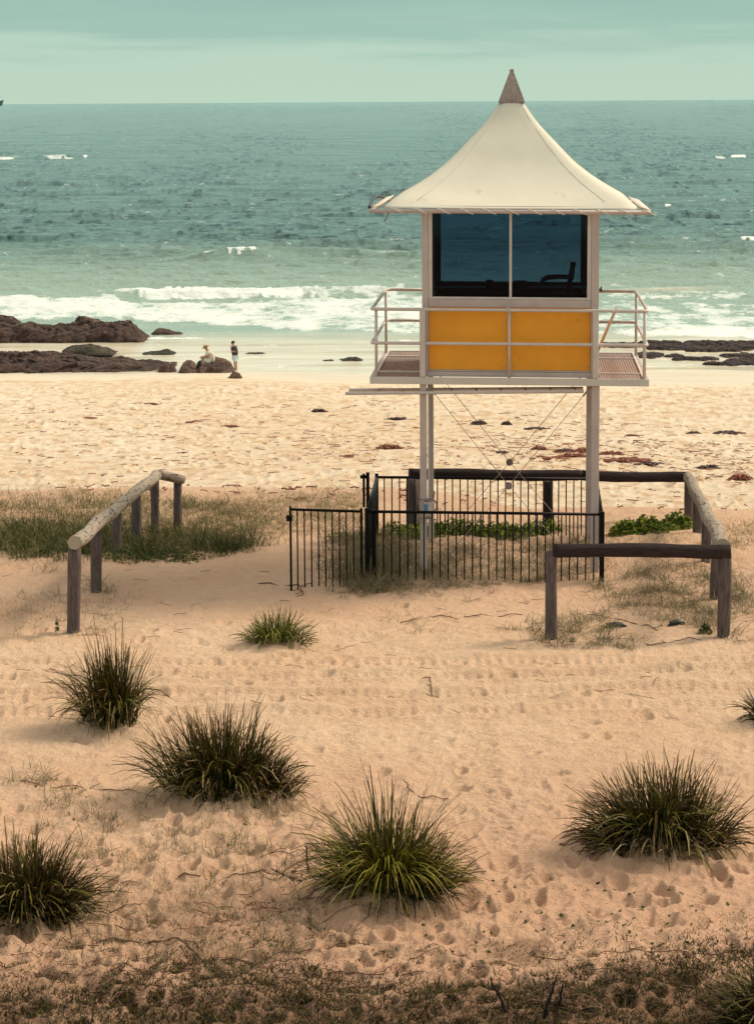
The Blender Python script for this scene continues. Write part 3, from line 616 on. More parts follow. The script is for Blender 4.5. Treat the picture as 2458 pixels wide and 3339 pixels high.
# things on the tower
def onT(p): return TM @ Vector(T(*p))
lad = empty('ladder', onT((0, 0, 2.70)), 'steel ladder stowed flat under the hut deck, sticking out past its left side', 'ladder', rz=TY)
def LT(x, y, z): return (x, y, z - SH * x)
LX0, LX1 = -2.42, 1.10; slope = .018
for yy, nm, dx in ((.02, 0, 0), (.47, 1, .0)):
    m = MB(); m.tube([LT(LX0 + (0 if nm == 0 else .02), yy, .045 + slope * LX0 ), LT(LX0 + .05, yy, .045 + slope * LX0), LT(LX1, yy, .045 + slope * LX1)], .024, 12); m.build('ladder_rail', MT['rail'], lad)
x = LX0 + .47
while x < LX1:
    m = MB(); m.tube([LT(x, .04, .045 + slope * x), LT(x, .45, .045 + slope * x)], .014, 8); m.build('rung', MT['rail'], lad); x += .366
# chair and box inside the hut
ch = empty('office_chair', onT((.72, 1.55, DK + .062)), 'dark office chair with curved armrest seen through the tinted hut window', 'chair', rz=TY)
m = MB(); m.tube([(-.33, 0, .80), (-.1, 0, .78), (.12, 0, .80)], [.05, .06, .05], 12, True, lambda k, i: 1.0); m.box((-.34, -.22, .76), (.14, .22, .84)); m.build('seat', MT['dark'], ch, .03)
bk = MB(); pts = [(.13, 0, .86), (.16, 0, 1.05), (.20, 0, 1.3), (.235, 0, 1.50), (.24, 0, 1.56)]
for i in range(len(pts) - 1):
    (x0, _, z0), (x1, _, z1) = pts[i], pts[i + 1]; wd = (.20, .22, .21, .16)[i]; w2 = (.22, .21, .16, .10)[i]
    bk.add([(x0 - .04, -wd, z0), (x0 + .05, -wd, z0), (x0 + .05, wd, z0), (x0 - .04, wd, z0), (x1 - .035, -w2, z1), (x1 + .035, -w2, z1), (x1 + .035, w2, z1), (x1 - .035, w2, z1)], [(0, 1, 5, 4), (1, 2, 6, 5), (2, 3, 7, 6), (3, 0, 4, 7), (4, 5, 6, 7), (3, 2, 1, 0)])
bk.build('backrest', MT['dark'], ch, .012)
for sy in (-.25, .25):
    m = MB(); m.tube([(.18, sy, 1.33), (0, sy, 1.335), (-.14, sy, 1.325), (-.22, sy, 1.285), (-.27, sy, 1.18), (-.29, sy, 1.02), (-.27, sy, .80)], [.018, .022, .024, .022, .019, .017, .016], 10); m.build('armrest', MT['rubber'], ch)
m = MB(); m.tube([(-.08, 0, .76), (-.08, 0, .12)], .03, 10)
for k in range(5):
    a = k * 2 * math.pi / 5; m.tube([(-.08, 0, .12), (-.08 + .28 * math.cos(a), .28 * math.sin(a), .06)], .02, 8)
m.build('chair_base', MT['rubber'], ch)
cn = empty('counter_shelf', onT((0, 2.1, DK + .062)), 'long dark counter along the seaward wall inside the hut', 'counter', rz=TY)
m = MB(); m.box((-1.17, -.02, 1.08), (1.17, .50, 1.12)); m.build('counter_top', MT['dark'], cn, .004)
for xx in (-1.1, 1.06):
    m = MB(); m.box((xx, 0, 0), (xx + .05, .48, 1.078)); m.build('counter_leg', MT['dark'], cn)
bx = empty('equipment_box', onT((-.02, 2.3, DK + .062 + 1.122)), 'dark box on the counter inside the hut behind the window bar', 'box', rz=TY)
m = MB(); m.box((-.36, -.12, 0), (.30, .16, .075)); m.build('box_body', MT['dark'], bx, .02); m = MB(); m.box((-.36, -.10, .078), (-.24, .14, .105)); m.build('box_lid', MT['rubber'], bx, .015); m = MB(); m.box((.08, -.1, .078), (.28, .14, .095)); m.build('box_lid', MT['rubber'], bx, .015)
# winch box strapped to a post
wb = empty('winch_box', onT((-1.16, -.02, .90)), 'small grey box with a blue side strapped to the left front post of the hut', 'box', rz=TY)
m = MB(); m.box((-.10, -.06, -.02), (.05, .06, .20)); m.build('box_body', MT['grey'], wb, .012); m = MB(); m.box((-.098, -.072, .05), (-.05, -.062, .17)); m.build('blue_label', MT['blue'], wb)
m = MB(); m.box((-.035, -.07, .03), (.025, -.061, .19)); m.build('box_cover', MT['rail'], wb, .004)
m = MB(); m.tube([(-.01, 0, .19)] + [(-.01 + .105 * math.cos(a), -.02, .14 + .10 * math.sin(a)) for a in np.linspace(2.4, -1.6, 14)], .013, 8); m.tube([(.03, 0, .22), (.045, 0, .30), (.05, 0, .36)], .014, 8); m.build('winch_handle', MT['disc'], wb)
m = MB()
for zz in (-.045, .235):
    m = MB(); m.tube([(-.17 + .006, -.02, zz + .0), (-.17, .03, zz), (-.165, .09, zz), (-.06, .12, zz - .01), (.0, .07, zz - .01), (-.03, -.03, zz - .01), (-.10, -.04, zz), (-.164, -.02, zz)], .009, 6); m.build('strap', MT['disc'], wb)

# ------------------------------------------------------------------ log fences
def log(pa, pb, r0, r1, nm, mt, parent, n=16, seed=0, chamfer=False):
    pa = Vector([float(v) for v in pa]); pb = Vector([float(v) for v in pb]); k = max(6, int((pb - pa).length / .12)); rr = random.Random(seed)
    ph = [rr.uniform(0, 6.28) for _ in range(6)]; pts = []; rad = []
    for i in range(k + 1):
        t = i / k; p = pa.lerp(pb, t); s = (pb - pa).length * t
        p = p + Vector((.012 * math.sin(s * 1.9 + ph[0]), .012 * math.sin(s * 2.3 + ph[1]), .010 * math.sin(s * 2.7 + ph[2]))) * (1 if abs((pb - pa).normalized().z) < .5 else .4)
        pts.append(p); rad.append((r0 + (r1 - r0) * t) * (1 + .035 * math.sin(s * 5 + ph[3]) + .02 * math.sin(s * 13 + ph[4])))
    if chamfer: rad[-1] *= .86; pts[-1] = pts[-1]
    m = MB(); m.tube(pts, rad, n, True, lambda a, i: 1 + .04 * math.sin(a * 1.9 + ph[5]) + .025 * math.sin(a * 4 + i * .25)); return m.build(nm, MT[mt], parent)
def P2(nx, ny, Y): return AY(nx, ny, Y)
def shift(p, o): return (p[0] - o[0], p[1] - o[1], p[2] - o[2])
# left fence
b1 = Gi(238, 2062); lf = empty('log_fence', (b1[0], b1[1], b1[2]), 'bent pale topped log fence on the left, standing in green dune grass', 'fence', 'log fences round the path')
posts = [(238, 2062, 243, 1785, .088), (311, 1932, 315, 1690, .083), (377, 1808, 381, 1640, .078), (444, 1770, 446, 1600, .078), (505, 1742, 506, 1565, .073), (580, 1733, 580, 1575, .070)]
prev = None; tops = []
for i, (bx_, by_, tx_, ty_, r_) in enumerate(posts):
    b = Gi(bx_, by_); tp = P2(tx_, ty_, b[1]); tops.append(b)
    log(shift((b[0], b[1], b[2] - .4), b1), shift((tp[0], b[1], tp[2]), b1), r_, r_ * .97, 'post', 'post_log', lf, seed=i)
y1, y5 = tops[0][1], tops[4][1]
pa = P2(243, 1772, y1 - .12); pc = P2(512, 1549, y5 + .02); pe = P2(583, 1564, tops[5][1])
rads = [.082, .076]
dirr = (Vector(pc) - Vector(pa))
log(shift(pa, b1), shift(pc, b1), .094, .086, 'rail', 'pale_log', lf, 20, 31)
log(shift((pc[0] + .02, pc[1], pc[2]), b1), shift((pe[0] + .06, pe[1], pe[2]), b1), .080, .072, 'rail', 'pale_log', lf, 20, 32)
# right fence
b1 = Gi(1795, 2084); rf = empty('log_fence', (b1[0], b1[1], b1[2]), 'squared dark log fence on the right, wrapping round the back of the hut', 'fence', 'log fences round the path')
def post(bx_, by_, tx_, ty_, r_, Yd=None, mt='post_log', s=0):
    b = Gi(bx_, by_) if Yd is None else np.array(list(AY(bx_, by_, Yd)))
    if Yd is not None: b[2] = float(hterr(np.array([b[0]]), np.array([b[1]]))[0])
    tp = P2(tx_, ty_, b[1]); log(shift((b[0], b[1], b[2] - .4), b1), shift((tp[0], b[1], tp[2]), b1), r_, r_ * .98, 'post', mt, rf, seed=50 + s, n=16); return b
pA = post(1795, 2084, 1797, 1797, .078, s=1); pB = post(2356, 2078, 2364, 1805, .086, s=2)
post(2328, 1953, 2338, 1740, .075, s=3); post(2299, 1850, 2303, 1690, .075, Yd=38.9, s=4); post(2271, 1776, 2273, 1620, .078, Yd=41.2, s=5); pE = post(2243, 1714, 2244, 1570, .075, Yd=43.2, s=6)
pL = post(1341, 1720, 1341, 1560, .085, Yd=42.2, s=7); post(1364, 1712, 1364, 1560, .07, Yd=43.0, s=8, mt='pale_log'); post(1785, 1761, 1786, 1570, .083, Yd=42.4, s=9, mt='dark_log')
a = P2(1801, 1793, pA[1]); b = P2(2376, 1799, pB[1] - .02); log(shift(a, b1), shift(b, b1), .088, .092, 'rail', 'dark_log', rf, 20, 61)
c = P2(2243, 1556, 43.2); d = P2(2358, 1786, pB[1] + .02); log(shift((c[0], c[1] + .05, c[2]), b1), shift((d[0], d[1], d[2] + .02), b1), .086, .098, 'rail', 'pale_log', rf, 20, 62)
a = P2(1333, 1545, 42.3); b = P2(1900, 1551, 42.8); c2 = P2(2240, 1557, 43.2)
log(shift(a, b1), shift(b, b1), .088, .088, 'rail', 'dark_log', rf, 20, 63, True); log(shift(b, b1), shift(c2, b1), .086, .084, 'rail', 'dark_log', rf, 20, 64)

# ------------------------------------------------------------------ black metal fence and gate
YF = 37.75; YB = 41.6
def pt(nx, ny, Y): return Vector([float(v) for v in AY(nx, ny, Y)])
fl, frr = pt(1197, 1668, YF), pt(1962, 1677, YF); bl, br = pt(1228, 1556, YB), pt(1944, 1562, YB)
org = Vector((fl.x, fl.y, 0)); mf = empty('metal_fence', org, 'black tubular metal fence closing off the ground under the hut', 'fence')
fl, frr, bl, br = [v - org for v in (fl, frr, bl, br)]
def panel(a, b, h, nb, first=True, rail_h=.036, bot=None):
    m = MB(); d = (b - a); m.tube([a, b], rail_h * .62, 4, True); o = m.build('top_rail', MT['black'], mf)
    for k in range(1, nb + 1):
        p = a + d * (k / (nb + 1)); m = MB(); hh = h + .03 * math.sin(k * 1.7)
        m.tube([(p.x, p.y, p.z - .01), (p.x, p.y, p.z - hh)], .0105, 6); m.build('baluster', MT['black'], o)
    return o
panel(fl, frr, 1.08, 28); panel(bl, br, .98, 28); panel(fl, bl, 1.03, 30); panel(frr, br, 1.03, 30)
def mpost(p, r_, z1, z0=-.2, nm='post', par=mf, cap=True):
    m = MB(); m.box((p.x - r_, p.y - r_, z0), (p.x + r_, p.y + r_, z1)); m.build(nm, MT['black'], par, .004)
mpost(fl + Vector((-.005, 0, 0)), .032, fl.z + .05); mpost(fl + Vector((.085, .05, 0)), .022, fl.z + .02); mpost(frr, .034, frr.z + .04)
mpost(bl, .028, bl.z + .06); mpost(br, .028, br.z + .03)
q = pt(1199, 1550, YB) - org; mpost(q, .028, q.z + .05); q2 = pt(1186, 1550, YB) - org
m = MB(); m.box((q2.x - .02, q2.y - .02, q2.z - .52), (q2.x + .02, q2.y + .02, q2.z + .03)); m.box((q2.x - .06, q2.y - .03, q2.z - .05), (q2.x + .05, q2.y + .02, q2.z + .005)); m.build('gate_latch_post', MT['black'], mf, .004)
# gate
g0, g1 = pt(947, 1661, 37.05), pt(1180, 1668, 37.6); org2 = Vector((g1.x, g1.y, 0)); mg = empty('metal_gate', org2, 'open black metal gate swung out left of the fence', 'gate')
g0 -= org2; g1 -= org2
m = MB(); m.tube([g0, g1], .021, 4); 
m.box((g0.x - .016, g0.y - .016, g0.z - 1.20), (g0.x + .016, g0.y + .016, g0.z + .05)); m.box((g1.x - .03, g1.y - .02, -.05), (g1.x + .01, g1.y + .02, g1.z + .045)); m.build('gate_frame', MT['black'], mg, .003)
for k, nx in enumerate((968.6, 991.3, 1014, 1037, 1059.8, 1082.5, 1105.6, 1128.3, 1151.9)):
    t = (nx - 947) / (1180 - 947); p = g0.lerp(g1, t); m = MB(); m.tube([(p.x, p.y, p.z), (p.x, p.y, p.z - 1.205 - .012 * math.sin(k))], .0105, 6); m.build('baluster', MT['black'], mg)
m = MB(); m.box((g0.x - .06, g0.y - .03, g0.z - .17), (g0.x + .028, g0.y + .03, g0.z - .10)); m.box((g0.x - .055, g0.y - .02, g0.z - .10), (g0.x - .02, g0.y + .02, g0.z - .08)); m.build('latch', MT['black'], mg, .004)

# ------------------------------------------------------------------ blades and leaves
def blades(P, az, L, lean, curl, wd, tone, segs=4, tip=.15, twist=None):
    n = len(P); t = np.linspace(0, 1, segs + 1); V = np.zeros((n, segs + 1, 2, 3)); al = np.zeros((n, segs + 1, 2))
    side = np.stack([-np.sin(az), np.cos(az), np.zeros(n)], 1)
    if twist is not None:
        ca, sa = np.cos(twist), np.sin(twist); side = np.stack([side[:, 0] * ca, side[:, 1] * ca, sa], 1)
    pos = P.copy(); ang = lean.copy()
    for j in range(segs + 1):
        wj = wd * (1 - (t[j] ** 1.6) * (1 - tip)); V[:, j, 0] = pos - side * wj[:, None] / 2; V[:, j, 1] = pos + side * wj[:, None] / 2; al[:, j] = t[j]
        dl = L / segs; a2 = ang + curl * t[j]
        pos = pos + np.stack([np.cos(az) * np.sin(a2), np.sin(az) * np.sin(a2), np.cos(a2)], 1) * dl[:, None]
    base = (np.arange(n) * (segs + 1) * 2)[:, None]; j = np.arange(segs)[None, :] * 2
    Fq = np.stack([base + j, base + j + 1, base + j + 3, base + j + 2], 2).reshape(-1, 4)
    return V.reshape(-1, 3), Fq, np.repeat(tone, (segs + 1) * 2), al.ravel()
def bladeobj(name, sets, m):
    Vs, Fs, To, Al = [], [], [], []; b = 0
    for (V, Fq, t, a) in sets: Vs.append(V); Fs.append(Fq + b); To.append(t); Al.append(a); b += len(V)
    return npmesh(name, np.concatenate(Vs), np.concatenate(Fs), m, False, {'tone': np.concatenate(To), 'along': np.concatenate(Al)})
for i, (nm, nx, ny, wpx, hpx, mt, nb, lab, core, (lx, ly)) in enumerate(TS):
    x0, y0, ppm = TPOS[i]; Wm = wpx / ppm * (.88 if 0 < i < 6 else 1); Hm = hpx / ppm * .69; r = np.random.default_rng(100 + i)
    nb = int(nb * 1.15); RB = Wm * .24; fxx = (.80, .36, .48, .76, .78, .80, .8, .8)[i]; fr_ = np.random.default_rng(7 + i); fj = fr_.normal(0, .20, 400)
    nl = LOBES[i]; lob = r.choice(len(nl), nb, p=np.array([q[5] for q in nl]) / sum(q[5] for q in nl)); LQ = np.array(nl)[lob]
    a = r.uniform(0, 2 * math.pi, nb); outl = np.sqrt(r.uniform(0, 1, nb)); rr = outl * RB * LQ[:, 2]
    px = rr * np.cos(a) + LQ[:, 0] * Wm; py = rr * np.sin(a) * .9 + LQ[:, 1] * Wm
    fanid = (a * 4).astype(int) + 40 * (outl * 3).astype(int) + 117 * lob
    dx = np.cos(a) * outl * .66 + LQ[:, 4] * .72 + fj[(fanid * 7) % 400] * .9 + r.normal(0, .13, nb); dyy = np.sin(a) * outl * .80 + LQ[:, 1] * .9 + fj[(fanid * 11) % 400] * .8 + r.normal(0, .13, nb)
    dx = dx * fxx; dyy = dyy * (.35 + .65 * fxx); az = np.arctan2(dyy, dx); lean = np.clip(np.hypot(dx, dyy) * 1.0, 0, 1.38)
    Lb = Hm * LQ[:, 3] * (.62 + .38 * r.uniform(0, 1, nb) ** .8) * (1 - .12 * outl) * np.where(r.uniform(0, 1, nb) < .03, 1.18, 1) * (1 + .6 * fj[(fanid * 3) % 400])
    curl = r.uniform(-.12, .15, nb) + r.uniform(.0, 1, nb) ** 1.2 * 2.3 * outl ** 1.2 * (1 + .4 * (np.sin(a) < 0))
    wdt = r.uniform(.010, .020, nb); tone = np.clip(r.beta(1.2, 2.7, nb) * .86 + .5 * fj[(fanid * 5) % 400], 0, .86); dead = r.uniform(0, 1, nb) < .07 + .12 * (outl > .75); tone[dead] = r.uniform(.86, 1, dead.sum()); curl[dead] += r.uniform(0, 1.6, dead.sum())
    P = np.stack([x0 + px, y0 + py, np.zeros(nb)], 1); P[:, 2] = hterr(P[:, 0], P[:, 1]) - .03 + .22 * Hm * (1 - outl) * r.uniform(0, 1, nb)
    sets = [blades(P, az, Lb, lean, curl, wdt, tone, 5, .38, r.uniform(-1.2, 1.2, nb))]
    k = {'tuss_green': 150, 'tuss_dark': 34, 'tuss_light': 40}[mt]; a = r.uniform(-math.pi, math.pi, k); a = np.where(r.uniform(0, 1, k) < .6, r.uniform(-2.7, -.4, k), a)
    q = RB * r.uniform(.2, .8, k); P2_ = np.stack([x0 + q * np.cos(a), y0 + q * np.sin(a), np.zeros(k)], 1); P2_[:, 2] = hterr(P2_[:, 0], P2_[:, 1]) + .03
    sets.append(blades(P2_, a, Hm * r.uniform(.85, 1.2, k), r.uniform(.15, .7, k), r.uniform(1.2, 2.1, k), r.uniform(.014, .022, k), r.uniform(.62, .79, k), 8, .1, r.uniform(-.5, .5, k)))
    # dead skirt
    k = nb // 8; a = r.uniform(0, 2 * math.pi, k); q = r.uniform(.7, 1.1, k) * RB
    P3 = np.stack([x0 + lx * Wm + q * np.cos(a), y0 + q * .85 * np.sin(a), np.zeros(k)], 1); P3[:, 2] = hterr(P3[:, 0], P3[:, 1]) + .0
    sets.append(blades(P3, a + r.normal(0, .6, k), Hm * r.uniform(.25, .5, k), r.uniform(.8, 1.45, k), r.uniform(0, .6, k), r.uniform(.005, .010, k), r.choice([.05, .2, .3, .84, .88, .95, .98], k), 4, .2, r.uniform(-1, 1, k)))
    me = bladeobj(nm, sets, MT[mt]); 
    o = link(me, nm); me.transform(Matrix.Translation((-x0, -y0, 0))); o.location = (x0, y0, 0)
    tag(o, lab, 'grass tussock', 'grass tussocks on the sand')

def inpoly(poly, n, r):
    xs = [p[0] for p in poly]; ys_ = [p[1] for p in poly]; out = []
    P = np.array(poly, float)
    while len(out) < n:
        c = np.stack([r.uniform(min(xs), max(xs), n), r.uniform(min(ys_), max(ys_), n)], 1); ins_ = np.zeros(n, bool); j = len(P) - 1
        for i in range(len(P)):
            a, b = P[i], P[j]; cond = ((a[1] > c[:, 1]) != (b[1] > c[:, 1])) & (c[:, 0] < (b[0] - a[0]) * (c[:, 1] - a[1]) / (b[1] - a[1] + 1e-9) + a[0]); ins_ ^= cond; j = i
        out += list(c[ins_])
    return np.array(out[:n])
def worldpts(nxy):                                     # photo px -> ground points (vectorised)
    d = _f[None] + _r[None] * ((nxy[:, 0] - CX) / F)[:, None] - _u[None] * ((nxy[:, 1] - CY) / F)[:, None]
    z = np.zeros(len(nxy))
    for _ in range(4):
        t = (z - CZ) / d[:, 2]; p = CAM[None] + d * t[:, None]; z = hterr(p[:, 0], p[:, 1])
    p[:, 2] = z; return p
def patch(poly, n, L, lean, wd, tone, r, clump=0, curl=(.2, 1.2), spread=.06):
    c = inpoly(poly, n if not clump else max(1, n // clump), r); c = c + r.normal(0, 1, c.shape) * np.array([[38, 13]]); p = worldpts(c)
    if clump: p = np.repeat(p, clump, 0); p[:, 0] += r.normal(0, spread, len(p)); p[:, 1] += r.normal(0, spread, len(p)); sc = np.repeat(r.uniform(.5, 1.3, len(c)), clump)
    else: sc = np.ones(len(p))
    p[:, 2] = hfine(p[:, 0], p[:, 1]) - .008
    m = len(p); return blades(p, r.uniform(0, 2 * math.pi, m), r.uniform(L[0], L[1], m) * sc, r.uniform(lean[0], lean[1], m), r.uniform(curl[0], curl[1], m), r.uniform(wd[0], wd[1], m), np.clip(r.normal(tone[0], tone[1], m), 0, 1), 3, .2, r.uniform(-1, 1, m))
r = np.random.default_rng(5)
S = []
S.append(patch([(-60, 1640), (400, 1620), (780, 1650), (870, 1720), (700, 1790), (560, 1760), (330, 1745), (-60, 1760)], 6000, (.10, .30), (.2, 1.2), (.006, .011), (.50, .28), r, 20, spread=.10))
S.append(patch([(-60, 1720), (250, 1725), (420, 1740), (560, 1735), (760, 1750), (820, 1780), (700, 1810), (500, 1800), (420, 1830), (250, 1815), (100, 1820), (-60, 1800)], 13000, (.12, .40), (.1, 1.2), (.006, .012), (.22, .24), r, 24, spread=.10))
S.append(patch([(640, 1660), (900, 1630), (1190, 1610), (1200, 1700), (900, 1760), (700, 1740)], 5000, (.08, .22), (.3, 1.2), (.005, .008), (.6, .2), r, 6))
S.append(patch([(2330, 1740), (2458, 1700), (2480, 1780), (2380, 1800)], 500, (.10, .25), (.3, 1.2), (.005, .008), (.6, .2), r, 6))
tag(link(bladeobj('dune_grass', S, MT['dune_grass']), 'dune_grass'), 'green and straw dune grass around the left log fence', 'grass', None, 'stuff')
S = []
S.append(patch([(-60, 1600), (250, 1590), (560, 1625), (900, 1615), (1190, 1590), (1190, 1650), (700, 1700), (-60, 1700)], 6500, (.08, .24), (.3, 1.3), (.004, .007), (.6, .25), r, 7))
S.append(patch([(1180, 1780), (1950, 1760), (1960, 1880), (1700, 1900), (1500, 1930), (1180, 1930)], 7000, (.12, .36), (.4, 1.4), (.005, .009), (.42, .3), r, 20, spread=.08))
S.append(patch([(1080, 1740), (1300, 1750), (1300, 1930), (1120, 1920)], 5200, (.14, .42), (.2, 1.3), (.005, .009), (.35, .25), r, 16))
S.append(patch([(1130, 1850), (1230, 1840), (1260, 1930), (1130, 1940)], 1500, (.14, .40), (.3, 1.3), (.005, .009), (.3, .3), r, 24, spread=.06))
S.append(patch([(2290, 1960), (2420, 1960), (2400, 2080), (2300, 2090)], 500, (.10, .34), (.3, 1.3), (.005, .009), (.35, .3), r, 18))
S.append(patch([(1700, 2040), (1960, 2010), (2080, 2120), (1700, 2100)], 1500, (.10, .30), (.3, 1.3), (.005, .009), (.3, .25), r, 18))
S.append(patch([(1940, 1890), (2320, 1850), (2460, 1880), (2460, 2020), (2290, 2060), (2000, 2000)], 3600, (.12, .38), (.3, 1.3), (.005, .009), (.35, .25), r, 24, spread=.08))
S.append(patch([(1700, 1700), (2350, 1720), (2330, 1830), (1900, 1820)], 1200, (.08, .22), (.3, 1.3), (.004, .007), (.6, .25), r, 8))
S.append(patch([(0, 1950), (420, 1940), (380, 2090), (0, 2080)], 1300, (.06, .20), (.3, 1.3), (.004, .007), (.6, .25), r, 9))
S.append(patch([(250, 1905), (350, 1900), (360, 1950), (260, 1955)], 260, (.12, .32), (.4, 1.3), (.004, .007), (.4, .3), r, 20))
S.append(patch([(1240, 2000), (1460, 2010), (1440, 2080), (1250, 2080)], 260, (.05, .16), (.4, 1.3), (.004, .006), (.6, .25), r, 8))
S.append(patch([(0, 2500), (980, 2640), (980, 2800), (100, 2800)], 1700, (.08, .26), (.2, 1.2), (.004, .007), (.25, .3), r, 22))
S.append(patch([(250, 2780), (1050, 2800), (1000, 3180), (200, 3180)], 2600, (.07, .24), (.2, 1.3), (.004, .007), (.2, .3), r, 20))
S.append(patch([(1000, 2950), (2300, 2900), (2458, 3150), (1000, 3200)], 600, (.04, .14), (.2, 1.3), (.003, .006), (.4, .3), r, 6))
S.append(patch([(700, 2000), (2458, 1950), (2458, 2300), (700, 2300)], 260, (.04, .10), (.4, 1.4), (.003, .005), (.6, .3), r, 4))
tag(link(bladeobj('dry_grass', S, MT['dry_grass']), 'dry_grass'), 'sparse dry grass tufts growing through the dune sand', 'dry grass', None, 'stuff')
S = []
dark = [(0, 3250), (420, 3190), (640, 3130), (980, 3180), (1300, 3240), (1700, 3210), (2100, 3160), (2458, 3080), (2500, 3400), (-60, 3400)]
S.append(patch(dark, 34000, (.02, .10), (.3, 1.4), (.006, .013), (.30, .28), r, 30, (0, .8), .09))
S.append(patch([(0, 3100), (900, 2950), (1300, 3120), (2458, 3000), (2458, 3400), (-60, 3400)], 17000, (.02, .07), (.3, 1.4), (.005, .011), (.30, .28), r, 24, (0, .8), .10))
tag(link(bladeobj('low_ground_cover', S, MT['moss']), 'low_ground_cover'), 'low brown green creeping plants along the bottom of the dune', 'ground cover', None, 'stuff')

# runner stems lying on the sand
def runners(name, items, m, lab, cat):
    mb = MB(); rr = random.Random(12)
    for (nx, ny, Lm, ang, rad_) in items:
        p = worldpts(np.array([[nx, ny]]))[0]; x, y_, a = p[0], p[1], ang; pts = []; st = .06; k = max(4, int(Lm / st)); dz = 0
        for j in range(k):
            a += rr.gauss(0, .24); x += st * math.cos(a); y_ += st * math.sin(a); dz += rr.gauss(0, .008); dz = max(-.01, min(.05, dz))
            pts.append((x, y_, 0))
            if rr.random() < .10 and Lm > .5:
                b = a + rr.choice([-1, 1]) * rr.uniform(.5, 1.3); q = [(x, y_, 0)]; x2, y2 = x, y_
                for _ in range(rr.randint(2, 6)): b += rr.gauss(0, .3); x2 += .04 * math.cos(b); y2 += .04 * math.sin(b); q.append((x2, y2, 0))
                zz = hfine(np.array([v[0] for v in q]), np.array([v[1] for v in q])); mb.tube([(v[0], v[1], float(z_) + .012 + .03 * i / len(q)) for i, (v, z_) in enumerate(zip(q, zz))], rad_ * .6, 4)
        zz = hfine(np.array([v[0] for v in pts]), np.array([v[1] for v in pts])); mb.tube([(v[0], v[1], float(z_) + .008 + .012 * math.sin(i * .7)) for i, (v, z_) in enumerate(zip(pts, zz))], rad_, 5)
    return tag(mb.build(name, m), lab, cat, None, 'stuff')
rr = random.Random(3); it = [(300, 3080, 1.2, .3, .009), (700, 3130, 1.0, -.5, .008), (50, 2560, 1.9, .2, .006), (560, 2880, 1.2, .15, .008), (1480, 2610, 1.1, 2.8, .006), (950, 2960, 1.3, .1, .009), (830, 1905, 1.6, -.05, .010), (1290, 2035, 1.0, .0, .007), (1900, 2010, 1.5, .1, .007), (1500, 2010, .9, -.1, .006), (2090, 2105, 1.0, .1, .007), (1350, 2210, 1.3, 0, .007)]
for _ in range(46): it.append((rr.uniform(0, 1100), rr.uniform(2780, 3250), rr.uniform(.2, 1.0), rr.uniform(-1.1, 1.1) + rr.choice([0, math.pi]), rr.uniform(.002, .005)))
for _ in range(110): it.append((rr.uniform(0, 2458), rr.uniform(3100, 3335), rr.uniform(.15, .7), rr.uniform(-1, 1) + rr.choice([0, math.pi]), rr.uniform(.003, .006)))
for _ in range(85): it.append((rr.uniform(0, 2458), rr.uniform(1850, 2350), rr.uniform(.08, .4), rr.uniform(-.9, .9) + rr.choice([0, math.pi]), rr.uniform(.0025, .0045)))
runners('runner_stems', it, MT['twig'], 'brown runner stems and twigs lying on the sand', 'runner stems')
# trailing twigs of the right tussock
it = [(1800 + rr.uniform(0, 130), 2765 + rr.uniform(-35, 30), rr.uniform(.25, .55), rr.uniform(-.35, .5), rr.uniform(.004, .008)) for _ in range(26)]
runners('trailing_twigs', it, MT['twig'], 'dead brown twigs trailing from the spiky right tussock', 'twigs')

# small round leaves
def leaves(name, centres, m, lab, cat, kind=None, grp=None, flat=.5):
    V = []; Fq = []; To = []; Al = []; rr = np.random.default_rng(44)
    for (c, R_, Hh, n, ls) in centres:
        for k in range(n):
            a = rr.uniform(0, 6.28); q = math.sqrt(rr.uniform(0, 1)); x, y_ = c[0] + R_[0] * q * math.cos(a), c[1] + R_[1] * q * math.sin(a)
            g_ = float(hfine(np.array([x]), np.array([y_]))[0]); z_ = g_ + Hh * (1 - q * q) * rr.uniform(.15, 1) + .01
            nrm = Vector((rr.normal(0, flat), rr.normal(0, flat) - .25, 1)).normalized(); t1 = nrm.cross(Vector((rr.normal(), rr.normal(), .1))).normalized(); t2 = nrm.cross(t1); l_ = ls * rr.uniform(.6, 1.25); w_ = l_ * rr.uniform(.5, .8)
            b = len(V); p = Vector((x, y_, z_))
            for (u, v) in ((-1, 0), (-.4, .8), (.45, .8), (1, 0), (.45, -.8), (-.4, -.8)): V.append(p + t1 * (u * l_ / 2) + t2 * (v * w_ / 2) + nrm * (-.12 * l_ * abs(v)))
            Fq += [(b, b + 1, b + 2, b + 3), (b + 3, b + 4, b + 5, b)]; tn = rr.uniform(0, 1); To += [tn] * 6; Al += [.2] * 6
    me = npmesh(name, np.array([tuple(v) for v in V]), Fq, m, False, {'tone': To, 'along': Al}); o = link(me, name); return tag(o, lab, cat, grp, kind)
def C_(nx, ny): return worldpts(np.array([[nx, ny]], float))[0]
leaves('leafy_shrub', [(C_(2040, 1745), (.28, .25), .26, 420, .085), (C_(2110, 1740), (.34, .3), .28, 520, .085)], MT['bright_leaf'], 'larger bright green leafy shrub on the sand mound between hut and right log rail', 'shrub')
leaves('leafy_shrub', [(C_(2205, 1722), (.30, .25), .30, 420, .085), (C_(2175, 1732), (.2, .2), .15, 140, .08)], MT['bright_leaf'], 'smaller bright green leafy shrub touching the back posts of the right log fence', 'shrub')
leaves('creeping_plant', [(C_(1290 + 45 * k, 1745 + 8 * math.sin(k)), (.26, .3), .24, 230, .075) for k in range(12)] + [(C_(1100 + 40 * k, 1755), (.22, .3), .10, 60, .05) for k in range(5)], MT['bright_leaf'], 'bright green creeping plant spreading along the back of the black fence', 'creeping plant')
